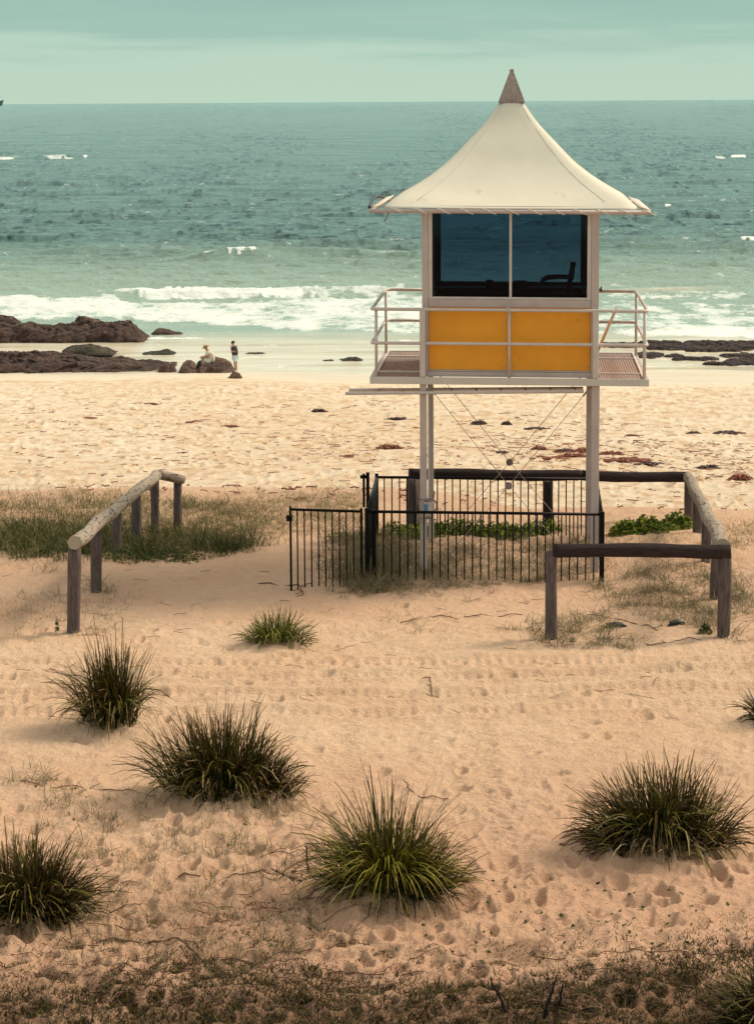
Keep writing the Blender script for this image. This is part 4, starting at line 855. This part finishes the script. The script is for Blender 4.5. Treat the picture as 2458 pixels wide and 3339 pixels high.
leaves('small_plant', [(C_(2297, 2068), (.09, .09), .13, 110, .05)], MT['dark_leaf'], 'small dark green plant at the foot of the right front log post', 'plant')
leaves('small_plant', [(C_(187, 2062), (.03, .03), .25, 40, .04)], MT['dark_leaf'], 'thin dark seedling beside the foot of the left front log post', 'plant')
leaves('creeper_mat', [(C_(400 + 24 * k, 1815 + 14 * math.sin(k * 1.7)), (.26, .30), .07, 120, .045) for k in range(11)], MT['dark_leaf'], 'dark creeping mat of small leaves below the left log fence', 'creeping plant')
sc_ = []
for _ in range(110):
    sc_.append((C_(rr.uniform(1380, 2400), rr.uniform(2880, 3200)), (.015, .015), .02, rr.randint(1, 4), .035))
for _ in range(60): sc_.append((C_(rr.uniform(100, 1000), rr.uniform(2500, 3200)), (.02, .02), .02, rr.randint(1, 4), .03))
leaves('seedlings', sc_, MT['dark_leaf'], 'tiny dark green seedlings dotted over the foreground sand', 'seedlings', 'stuff')
# feathery branch by the middle tussock and upright dead stems at the bottom
def sprig(name, base, pts, nl, m, lab):
    mb = MB(); mb.tube([(base[0] + a, base[1] + b, base[2] + c) for a, b, c in pts], .006, 5); rr = random.Random(9)
    for k in range(nl):
        t = k / nl * (len(pts) - 1); i = int(t); u = t - i; p = Vector(base) + Vector(pts[i]).lerp(Vector(pts[min(i + 1, len(pts) - 1)]), u); d = Vector((rr.gauss(0, 1), rr.gauss(0, 1), rr.gauss(.4, .5))).normalized() * .05
        s_ = d.cross(Vector((0, 0, 1))).normalized() * .006; mb.add([p - s_, p + s_, p + d], [(0, 1, 2)])
    return tag(mb.build(name, m), lab, 'plant')
g = C_(1010, 2860); sprig('leafy_sprig', tuple(g), [(0, 0, 0), (-.02, 0, .12), (-.03, 0, .3)], 90, MT['dark_log'], 'upright leafy sprig left of the strap leaved tussock')
g = C_(985, 2880); sprig('leafy_sprig', tuple(g), [(0, 0, .02), (-.12, .05, .04), (-.27, .1, .10)], 90, MT['dark_log'], 'leafy sprig lying out to the left of the strap leaved tussock')
for (nx, ny, h, dx, lab) in ((1670, 3320, .36, -.03, 'dead dark stem rising from the ground cover, leftmost of three at the bottom'), (1765, 3330, .40, .02, 'thickest dead dark stem at the bottom, middle of three'), (1812, 3310, .30, .01, 'thin pale tipped dead stem at the bottom, rightmost of three')):
    g = C_(nx, ny); mb = MB(); rr2 = random.Random(nx); pts = [(g[0] + dx * k + rr2.gauss(0, .008), g[1], g[2] - .03 + h * k / 6) for k in range(7)]; mb.tube(pts, [.016 - .0018 * k for k in range(7)], 7)
    for k in range(26):
        p = Vector(pts[rr2.randint(2, 5)]); d = Vector((rr2.gauss(0, 1), rr2.gauss(0, 1), rr2.gauss(0, .6))).normalized() * rr2.uniform(.03, .07); s_ = d.cross(Vector((0, 0, 1))).normalized() * .010; mb.add([p - s_, p + s_, p + d], [(0, 1, 2)])
    tag(mb.build('dead_stem', MT['dark_log']), lab, 'dead stem', 'dead stems in the ground cover')

# ------------------------------------------------------------------ seaweed, driftwood
def weed(name, nx, ny, wpx, m, lab, hgt=.10, grp='seaweed clumps on the beach', seed=0, asp=1.2):
    p = worldpts(np.array([[nx, ny]], float))[0]; W = wpx / (F / p[1]); rr = random.Random(seed + int(nx)); mb = MB(); n = int(70 + 60 * W)
    for k in range(n):
        q = rr.uniform(-1, 1); a0 = rr.gauss(0, .35); x = q * W / 2 * .8; y_ = rr.gauss(0, .28) * W * asp * .4 * (1 - abs(q) * .6); pts = []; hh = hgt * (1 - q * q) * rr.uniform(.2, 1)
        a = rr.uniform(-.6, .6) + rr.choice([0, math.pi])
        for j in range(5): pts.append((x, y_, max(.005, hh * (1 - (j - 2) ** 2 / 5)))); a += rr.gauss(0, .7); x += .05 * W ** .5 * math.cos(a) * 1.4; y_ += .05 * math.sin(a)
        mb.tube(pts, rr.uniform(.012, .03) * (.6 + .4 * min(W, 1.4)), 4)
    o = mb.build(name, MT[m]); o.location = (p[0], p[1], p[2] + .01); return tag(o, lab, 'seaweed', grp)
WL = [(1272, 1447, 75, 'weed_red', 'brightest red seaweed clump left of the hut posts', .16), (1292, 1356, 62, 'weed_dark', 'dark seaweed strand just left of the hut above the red clump', .10), (1040, 1330, 42, 'weed_dark', 'dark seaweed clump halfway between the standing person and the ladder end', .14), (975, 1541, 26, 'weed_red', 'lone small reddish seaweed clump above the open gate', .14),
 (1562, 1370, 46, 'weed_dark', 'dark seaweed mound nearest the left cable between the hut posts', .16), (1651, 1373, 22, 'weed_dark', 'small pointed seaweed mound just above the upper cable disc', .16), (1750, 1388, 70, 'weed_dark', 'thin dark seaweed line crossed by the right hand cable', .07), (1637, 1464, 28, 'weed_dark', 'short dark seaweed streak beside the left cable', .07), (1757, 1454, 42, 'weed_red', 'rounded red brown seaweed heap left of the right hut post', .14), (1840, 1460, 60, 'weed_dark', 'dark seaweed streak midway between cable and right hut post', .10), (1865, 1478, 90, 'weed_red', 'broad red brown seaweed drift touching the right hut post', .14), (1895, 1464, 45, 'weed_red', 'upper red seaweed heap touching the right hut post', .18), (1790, 1484, 110, 'weed_red', 'long thin orange seaweed strand below the red brown heap', .06),
 (1992, 1470, 70, 'weed_red', 'red seaweed drift just right of the right hut post', .12), (2050, 1490, 150, 'weed_red', 'longest red seaweed drift right of the hut above the log rail', .10), (2120, 1500, 90, 'weed_dark', 'dark twiggy seaweed above the back log rail corner', .08), (2310, 1512, 70, 'weed_dark', 'dark seaweed clump on the right beyond the pale corner log', .14), (2412, 1545, 70, 'weed_red', 'red seaweed clump at the right edge of the beach', .20), (2260, 1404, 36, 'weed_dark', 'small black seaweed lump left of the long black streak', .10), (2372, 1402, 90, 'weed_dark', 'long black seaweed streak near the right edge', .08), (2060, 1412, 34, 'weed_red', 'faint small red seaweed scrap right of the hut post top', .08),
 (750, 1380, 46, 'weed_red', 'thin red seaweed scrap below the two people', .06), (640, 1366, 50, 'weed_red', 'thin brown seaweed scrap below and left of the seated person', .06), (490, 1305, 48, 'weed_red', 'flat red seaweed scrap below the long near rock shelf', .06), (290, 1352, 46, 'weed_red', 'faint seaweed scrap far left on the beach', .05), (1130, 1470, 30, 'weed_red', 'tiny red seaweed scrap left of the brightest clump', .05), (2040, 1610, 36, 'weed_red', 'small red seaweed scrap behind the right side of the hut fence', .06), (2198, 1620, 24, 'weed_dark', 'tiny dark seaweed scrap near the pale log rail', .06)]
for k, (nx, ny, wp, m_, lab, hh) in enumerate(WL): weed('seaweed_clump', nx, ny, wp, m_, lab, hh, seed=k)
# fine wrack scattered on the beach
V = []; Fq = []; rr = np.random.default_rng(9)
cn_ = np.concatenate([inpoly([(0, 1290), (1200, 1290), (2458, 1400), (2458, 1680), (1200, 1650), (0, 1590)], 900, rr), inpoly([(1550, 1400), (2458, 1440), (2458, 1560), (1900, 1540), (1550, 1480)], 420, rr), inpoly([(1000, 1400), (1500, 1420), (1500, 1500), (1000, 1480)], 120, rr)])
wp_ = worldpts(cn_)
mb = MB(); rq = random.Random(8)
for p in wp_:
    a = rq.gauss(0, .3) + rq.choice([0, math.pi]); x, y_ = p[0], p[1]; l_ = rq.uniform(.04, .11) * (p[1] / 90); pts = []
    for j in range(rq.randint(2, 6)): pts.append((x, y_, float(p[2]) + .035 + rq.uniform(0, .03))); a += rq.gauss(0, .5); x += l_ * math.cos(a); y_ += l_ * math.sin(a)
    if len(pts) > 1: mb.tube(pts, rq.uniform(.005, .016), 4)
tag(mb.build('fine_wrack', MT['weed_red']), 'fine reddish seaweed scraps scattered over the beach', 'seaweed scraps', None, 'stuff')
# black driftwood in the log enclosure
for (nx, ny, w_, rz, lab) in ((2007, 2048, .30, .05, 'flat black driftwood piece half buried near the front log rail'), (2205, 2040, .27, .45, 'tilted black driftwood piece lying in grass near the right front post')):
    p = C_(nx, ny); mb = MB(); mb.tube([(-w_ / 2, 0, .01), (-w_ / 4, .01, .035), (0, 0, .045), (w_ / 4, -.01, .04), (w_ / 2, 0, .015)], [.012, .035, .042, .035, .014], 8, True, lambda k, i: 1 + .25 * math.sin(k * 2.3 + i)); mb.tube([(-.05, 0, .05), (-.14, -.05, .07)], .012, 5)
    o = mb.build('driftwood', MT['rubber']); o.location = (p[0], p[1], p[2]); o.rotation_euler = (0, 0, rz); tag(o, lab, 'driftwood', 'black driftwood pieces')

# ------------------------------------------------------------------ rocks
def rock(name, x0, x1, ytop, ybase, dep, mt, lab, zb=SEA, seed=0, prof=None, rough=.35, grp='rocks along the shore', ns=110, hs=.72):
    """heightfield boulder: stretches from photo x0 to x1, its near foot at ybase, crest at ytop; dep = depth in m"""
    c = G((x0 + x1) / 2, ybase, zb); ppm = F / c[1]; W = (x1 - x0) / ppm; Hm = (ybase - ytop) / ppm - dep * .5 * (CZ - zb) / c[1] * .5
    Hm = max(Hm, .14) + .06; rs = seed * 7 + 3; n1, n2 = ns, max(24, int(ns * .4))
    u = np.linspace(-1, 1, n1); v = np.linspace(-1, 1, n2); U, Vv = np.meshgrid(u, v)
    pr = np.interp((U + 1) / 2, *prof) if prof else 1 - np.abs(U) ** 3
    q = np.sqrt(U ** 2 * 0 + (Vv * (1 + .15 * vn(U * 3, Vv * 0, rs))) ** 2); edge = np.clip(1 - np.abs(Vv) ** 3.5, 0, 1) ** .6 * np.clip((1 - np.abs(U) ** 8) * 1.0, 0, 1) ** .5
    X_ = U * W / 2; Y_ = Vv * dep / 2
    s_ = 1.0 / max(.25, min(W, 3.0)); nzv = fbm(X_ * 1.9 * s_ + seed, Y_ * 2.2 * s_, rs, 5, .6); rid = 1 - 2 * np.abs(fbm(X_ * 1.1 * s_ + 9, Y_ * 3 * s_, rs + 5, 4, .55))
    z_ = Hm * hs * pr * edge * (.84 + rough * nzv + .28 * rid); st = Hm / 5.0; zq = np.floor(z_ / st) * st + st * ss(.55, 1, (z_ / st) % 1); z_ = .72 * z_ + .28 * zq
    z_ = z_ + .12 * Hm * fbm(X_ * 6 * s_, Y_ * 6 * s_, rs + 9, 3, .6) * (edge > .02) - .12
    X_ = X_ + .10 * dep * vn(Y_ * 2 * s_, z_ * 3, rs + 2) * (1 - np.abs(U)); Y_ = Y_ + dep * .05 * fbm(U * 4 * max(1, W / 4), z_ * .8 + Vv, rs + 3, 3)
    me = npmesh(name, np.stack([X_.ravel(), Y_.ravel(), z_.ravel()], 1), gridfaces(n2, n1), MT[mt], False)
    me.polygons.foreach_set('use_smooth', np.ones(len(me.polygons), bool)); o = link(me, name); o.location = (c[0], c[1] + dep / 2, zb); ROCKS[lab] = (X_ + c[0], Y_ + c[1] + dep / 2, z_ + zb); return tag(o, lab, 'rock', grp)
ROCKS = {}
def rocktop(lab, x, y): A, B, Z_ = ROCKS[lab]; k = np.argmin((A - x) ** 2 + (B - y) ** 2); return float(Z_.ravel()[k])
rock('rock_shelf', -160, 478, 1038, 1119, 5.0, 'rock', 'large flat topped brown rock shelf at far left in the surf', seed=1, prof=([0, .25, .3, .40, .5, .62, .75, .90, .97, 1], [.7, .85, .70, .95, .78, .86, 1.0, 1.0, .45, .2]), rough=.2, ns=260, hs=.80)
rock('boulder', 243, 328, 1018, 1047, 1.2, 'rock_tan', 'pale pointed boulder perched on top of the large rock shelf', zb=SEA + .55, seed=2, prof=([0, .1, .3, .7, 1], [.6, 1, .95, .5, .15]))
rock('rock', -40, 66, 1017, 1056, 2.0, 'rock', 'dark rounded rock at the left edge behind the large shelf', seed=3, prof=([0, .3, .6, .8, 1], [.9, 1, 1, .6, .1]))
rock('rock', 484, 600, 1063, 1093, 1.8, 'rock', 'low jagged rock just right of the large shelf', seed=4, prof=([0, .25, .6, .85, 1], [.5, 1, .7, .5, .15]))
rock('rock_shelf', -160, 572, 1138, 1215, 6.0, 'rock', 'long near rock shelf with ragged edge on the sand at far left', zb=SEA + .0, seed=5, prof=([0, .22, .35, .5, .62, .72, .80, .88, .95, .98, 1], [.95, 1, .95, .85, .62, .66, .50, .36, .30, .42, .25]), rough=.22, ns=300)
rock('rock', 190, 372, 1116, 1152, 2.6, 'weed_rock', 'mossy hump of rock rising behind the near rock shelf', zb=SEA + .25, seed=6, prof=([0, .2, .5, .75, 1], [.3, .8, 1, .6, .1]))
rock('rock', 512, 572, 1172, 1216, 1.6, 'rock_tan', 'knobbly brown rock at the right end of the near shelf', seed=7, prof=([0, .2, .35, .6, .8, 1], [.3, .7, 1, .7, .95, .6]))
rock('rock', 455, 577, 1135, 1158, 1.8, 'weed_rock', 'flat mossy rock alone in the shallows left of the seated person', seed=8, prof=([0, .15, .4, .7, .9, 1], [.5, .6, .75, 1, .7, .2]))
rock('rock', 577, 760, 1176, 1221, 3.2, 'rock_tan', 'broad tan brown rock the seated person sits on', seed=9, prof=([0, .10, .2, .28, .40, .50, .63, .8, .92, 1], [.45, .85, .75, .42, .40, .90, 1.0, .90, .7, .25]), ns=150, rough=.2, hs=1.15)
rock('rock', 728, 794, 1204, 1240, 1.2, 'rock_tan', 'small tan rock in front of the standing person', zb=SEA + .15, seed=10, prof=([0, .3, .6, .8, 1], [.15, .5, 1, .9, .3]))
rock('rock', 795, 878, 1141, 1155, 1.0, 'weed_rock', 'thin flat dark rock right of the standing person', seed=11, prof=([0, .3, .7, 1], [.8, .8, .7, .4]))
rock('rock', 1092, 1192, 1157, 1178, 1.4, 'weed_rock', 'mossy oval rock in the shallows left of the hut deck', seed=12, prof=([0, .4, .7, 1], [.2, .9, 1, .3]))
rock('rock', 1043, 1098, 1168, 1178, .8, 'weed_rock', 'small low rock beside the mossy oval one', seed=13)
rock('rock', 512, 568, 1029, 1041, .9, 'rock', 'tiny dark rock showing in the surf past the large shelf', seed=14, prof=([0, .5, .85, 1], [.2, .6, 1, .5]))
rock('rock', 2243, 2325, 1253, 1268, 1.1, 'weed_rock', 'isolated black rock on the wet sand at right', zb=SEA + .12, seed=15, prof=([0, .2, .5, .65, 1], [.2, .9, .8, 1, .15]))
# reef of weed covered rock at right
def reef(items, name, lab, seed, zb=SEA + .05):
    mb = MB(); rr = random.Random(seed); c0 = G(items[0][0], items[0][2], zb)
    for (xa, xb, yy, th, dens) in items:
        n = int((xb - xa) * dens)
        for k in range(n):
            nx = rr.uniform(xa, xb); ny = yy + rr.gauss(0, th * .32); p = G(nx, ny, zb); s = rr.uniform(.10, .30); h = rr.uniform(.03, .13)
            pts = []; a0 = rr.uniform(0, 6)
            ring_ = [(p[0] - c0[0] + s * (1.5 if 1 else 1) * math.cos(a0 + q * 1.047) * rr.uniform(.7, 1.3), p[1] - c0[1] + s * 1.6 * math.sin(a0 + q * 1.047) * rr.uniform(.7, 1.3), -.10) for q in range(6)]
            top_ = [(a * .55 + (p[0] - c0[0]) * .45, b * .55 + (p[1] - c0[1]) * .45, h * rr.uniform(.5, 1)) for a, b, _ in ring_]
            mb.add(ring_ + top_, [(q, (q + 1) % 6, 6 + (q + 1) % 6, 6 + q) for q in range(6)] + [tuple(range(6, 12))])
    o = mb.build(name, MT['weed_rock2']); o.location = (c0[0], c0[1], zb); return tag(o, lab, 'reef', 'weedy reefs on the right')
MT['weed_rock2'] = rockmat('weedy_reef', (.016, .007, .009), (.045, .020, .018), (.10, .05, .025))
reef([(2095, 2205, 1118, 6, 2.2), (2115, 2260, 1131, 10, 3.0), (1960, 2120, 1124, 6, .8), (2240, 2460, 1119, 7, 1.6), (2240, 2400, 1138, 8, 3.2), (2380, 2480, 1132, 9, 2.0)], 'weedy_reef', 'long dark seaweed covered reef right of the hut at the surf edge', 1)
reef([(2085, 2150, 1158, 9, 1.6), (2180, 2220, 1161, 3, .7)], 'weedy_reef', 'small dark weedy patch just right of the deck below the long reef', 2)
reef([(2205, 2325, 1170, 5, 1.2), (2360, 2480, 1160, 6, 2.2), (2380, 2480, 1178, 10, 2.2), (2300, 2460, 1186, 4, .8)], 'weedy_reef', 'ragged lower dark reef at the right edge of the wet sand', 3)

# ------------------------------------------------------------------ people
def skin(name, verts, edges, radii, m, parent=None, sub=2):
    me = bpy.data.meshes.new(name); me.from_pydata([tuple(v) for v in verts], edges, []); me.update(); me.materials.append(MT[m])
    o = link(me, name, parent); sm = o.modifiers.new('skin', 'SKIN'); sm.use_smooth_shade = True
    lay = me.skin_vertices[0].data
    for i, rd in enumerate(radii): lay[i].radius = (rd, rd) if not isinstance(rd, tuple) else rd
    for q in lay: q.radius = (q.radius[0] * 1.13, q.radius[1] * 1.13)
    lay[0].use_root = True; s = o.modifiers.new('sub', 'SUBSURF'); s.levels = 1; s.render_levels = sub; return o
# standing person, facing left (-x), hands raised to the chest/face
def person(name, loc, J, label):
    V_ = [j[0] for j in J['v']]; R_ = [j[1] for j in J['v']]; o = skin(name, V_, J['e'], R_, 'skin'); o.location = Vector([float(v) for v in loc]); tag(o, label, 'person', 'people by the shore rocks'); return o
zp = SEA + .05
ps = G(765, 1212, zp)
J = {'v': [((0.02, 0, .86), .12), ((0, 0, 1.10), .13), ((-.03, 0, 1.32), .12), ((-.07, 0, 1.42), .05), ((-.12, 0, 1.51), .085), ((-.13, 0, 1.60), .075),
           ((.02, -.09, .84), .095), ((0, -.09, .46), .062), ((.02, -.09, .09), .042), ((-.12, -.09, .03), .035),
           ((.04, .09, .84), .095), ((.05, .10, .46), .062), ((.08, .10, .09), .042), ((-.05, .10, .03), .035),
           ((-.03, -.17, 1.34), .055), ((.02, -.23, 1.08), .045), ((-.17, -.16, 1.13), .036), ((-.20, -.10, 1.26), .03), ((-.2, -.08, 1.33), .025),
           ((-.03, .17, 1.34), .055), ((.0, .22, 1.08), .045), ((-.17, .14, 1.18), .036), ((-.20, .06, 1.32), .03), ((-.2, .04, 1.40), .025)],
     'e': [(0, 1), (1, 2), (2, 3), (3, 4), (4, 5), (0, 6), (6, 7), (7, 8), (8, 9), (0, 10), (10, 11), (11, 12), (12, 13), (2, 14), (14, 15), (15, 16), (16, 17), (17, 18), (2, 19), (19, 20), (20, 21), (21, 22), (22, 23)]}
a = person('person', (ps[0], ps[1] + .6, zp - .05), J, 'standing person in a dark shirt and light blue shorts, hands up to the chin')
skin('shirt', [(.02, 0, .82), (0, 0, 1.02), (-.02, 0, 1.22), (-.04, 0, 1.38), (-.03, -.17, 1.35), (.02, -.235, 1.12), (-.03, .17, 1.35), (.0, .225, 1.12)], [(0, 1), (1, 2), (2, 3), (3, 4), (4, 5), (3, 6), (6, 7)], [(.19, .17), (.165, .165), (.16, .17), (.09, .10), .08, .075, .08, .075], 'shirt_dark', a)
skin('shorts', [(.02, 0, .88), (.02, -.09, .78), (.01, -.10, .52), (.04, .09, .78), (.05, .11, .52)], [(0, 1), (1, 2), (0, 3), (3, 4)], [(.15, .15), .125, .10, .125, .10], 'shorts_blue', a)
skin('hair', [(-.05, 0, 1.50), (-.09, 0, 1.58), (-.13, 0, 1.655)], [(0, 1), (1, 2)], [.085, .115, .075], 'hair', a)
# seated person, facing left, leaning forward on the knees
mp_ = G(680, 1221, SEA); mp_[1] += .9; mz = rocktop('broad tan brown rock the seated person sits on', mp_[0], mp_[1] + .7) - .28; print('seat', mz, rocktop('broad tan brown rock the seated person sits on', mp_[0] - .45, mp_[1] + .7))
J = {'v': [((0, 0, .42), .17), ((.02, 0, .66), .18), ((-.06, 0, .90), .14), ((-.14, 0, 1.02), .06), ((-.21, 0, 1.10), .09), ((-.23, 0, 1.17), .075),
           ((-.05, -.11, .42), .10), ((-.42, -.13, .55), .07), ((-.44, -.14, .22), .055), ((-.50, -.14, .02), .04), ((-.62, -.14, -.02), .035),
           ((-.05, .11, .42), .10), ((-.34, .14, .50), .07), ((-.27, .15, .20), .055), ((-.30, .15, .0), .04), ((-.42, .15, -.03), .035),
           ((-.09, -.20, .90), .065), ((-.22, -.24, .66), .05), ((-.48, -.16, .62), .04), ((-.54, -.12, .58), .032),
           ((-.09, .20, .90), .065), ((-.22, .24, .66), .05), ((-.46, .12, .62), .04), ((-.52, .08, .58), .032)],
     'e': [(0, 1), (1, 2), (2, 3), (3, 4), (4, 5), (0, 6), (6, 7), (7, 8), (8, 9), (9, 10), (0, 11), (11, 12), (12, 13), (13, 14), (14, 15), (2, 16), (16, 17), (17, 18), (18, 19), (2, 20), (20, 21), (21, 22), (22, 23)]}
b = person('person', (mp_[0], mp_[1] + .7, mz), J, 'seated person in a pale checked shirt and shorts, bent forward under a sun hat')
skin('shirt', [(.04, 0, .30), (.05, 0, .55), (.0, 0, .78), (-.08, 0, .94), (-.09, -.19, .90), (-.20, -.24, .72), (-.09, .19, .90), (-.20, .24, .72)], [(0, 1), (1, 2), (2, 3), (3, 4), (4, 5), (3, 6), (6, 7)], [(.20, .22), (.215, .23), (.20, .21), (.11, .13), .095, .085, .095, .085], 'shirt_pale', b)
skin('shorts', [(0, 0, .36), (-.10, -.12, .42), (-.36, -.13, .52), (-.10, .12, .42), (-.30, .14, .48)], [(0, 1), (1, 2), (0, 3), (3, 4)], [(.20, .18), .14, .105, .14, .105], 'shorts_pale', b)
m = MB(); HC = Vector((-.22, 0, 1.16)); tilt = Matrix.Rotation(-.38, 4, 'Y')
V = []; rings = [(.235, -.005), (.23, .008), (.14, .015), (.12, .07), (.09, .12), (.0, .14)]
for (r_, h_) in rings: V += [HC + (tilt @ Vector((r_ * math.cos(2 * math.pi * k / 20), r_ * math.sin(2 * math.pi * k / 20), h_))) for k in range(20)]
m.add(V, [(i * 20 + k, i * 20 + (k + 1) % 20, (i + 1) * 20 + (k + 1) % 20, (i + 1) * 20 + k) for i in range(5) for k in range(20)], None, True); h_ = m.build('sun_hat', MT['straw'], b); h_.modifiers.new('s', 'SOLIDIFY').thickness = .012
m = MB(); m.tube([HC + (tilt @ Vector((.145 * math.cos(t_), .145 * math.sin(t_), .03))) for t_ in np.linspace(0, 6.28, 20)], .022, 6); m.build('hat_band', MT['rubber'], h_)
bg = MB(); bg.tube([(0, 0, 0), (.02, 0, .12), (.03, 0, .28), (.07, 0, .40), (.10, 0, .46)], [.10, .12, .10, .07, .03], 10, True, lambda k, i: 1 + .2 * math.sin(k * 2 + i)); bg.tube([(.08, 0, .42), (.14, 0, .50), (.17, .02, .42)], .012, 6)
o = bg.build('bag', MT['rubber']); o.location = (mp_[0] - .62, mp_[1] + .55, mz + .0); tag(o, 'black bag held against the shins of the seated person', 'bag')

# ------------------------------------------------------------------ ship on the horizon
sy = 17000.0; s1 = AY(9, 338, sy)
o = empty('cargo_ship', (s1[0], sy, SEA), 'dark cargo ship bow at the far left end of the horizon', 'ship')
m = MB(); L_ = 110; hb = 15
sec = [(-L_, 9, 12, hb * .8), (-20, 9, 12, hb * .8), (-8, 6, 9, hb * .85), (-2, 1.5, 4, hb), (2.5, .3, .5, hb + 1)]
V = []
for (x, w0, w1, h_) in sec: V += [(x - (6 if x > -1 else 0), -w0, -2), (x - (6 if x > -1 else 0), w0, -2), (x + (2 if x > -1 else 0), w1, h_), (x + (2 if x > -1 else 0), -w1, h_)]
m.add(V, [(i * 4 + k, i * 4 + (k + 1) % 4, (i + 1) * 4 + (k + 1) % 4, (i + 1) * 4 + k) for i in range(4) for k in range(4)] + [(0, 3, 2, 1), (16, 17, 18, 19)]); m.build('hull', MT['ship'], o)
m = MB(); m.box((-105, -9, 12.1), (-85, 9, 30)); m.box((-103, -10, 30.05), (-90, 10, 34)); m.build('bridge', MT['ship'], o)
m = MB(); m.tube([(-12, 0, 12.2), (-12, 0, 24)], .5, 6); m.build('mast', MT['ship'], o); o.scale = (2.3, 2.3, 2.3)
print('tris', sum(len(o.data.polygons) for o in bpy.data.objects if o.type == 'MESH'))
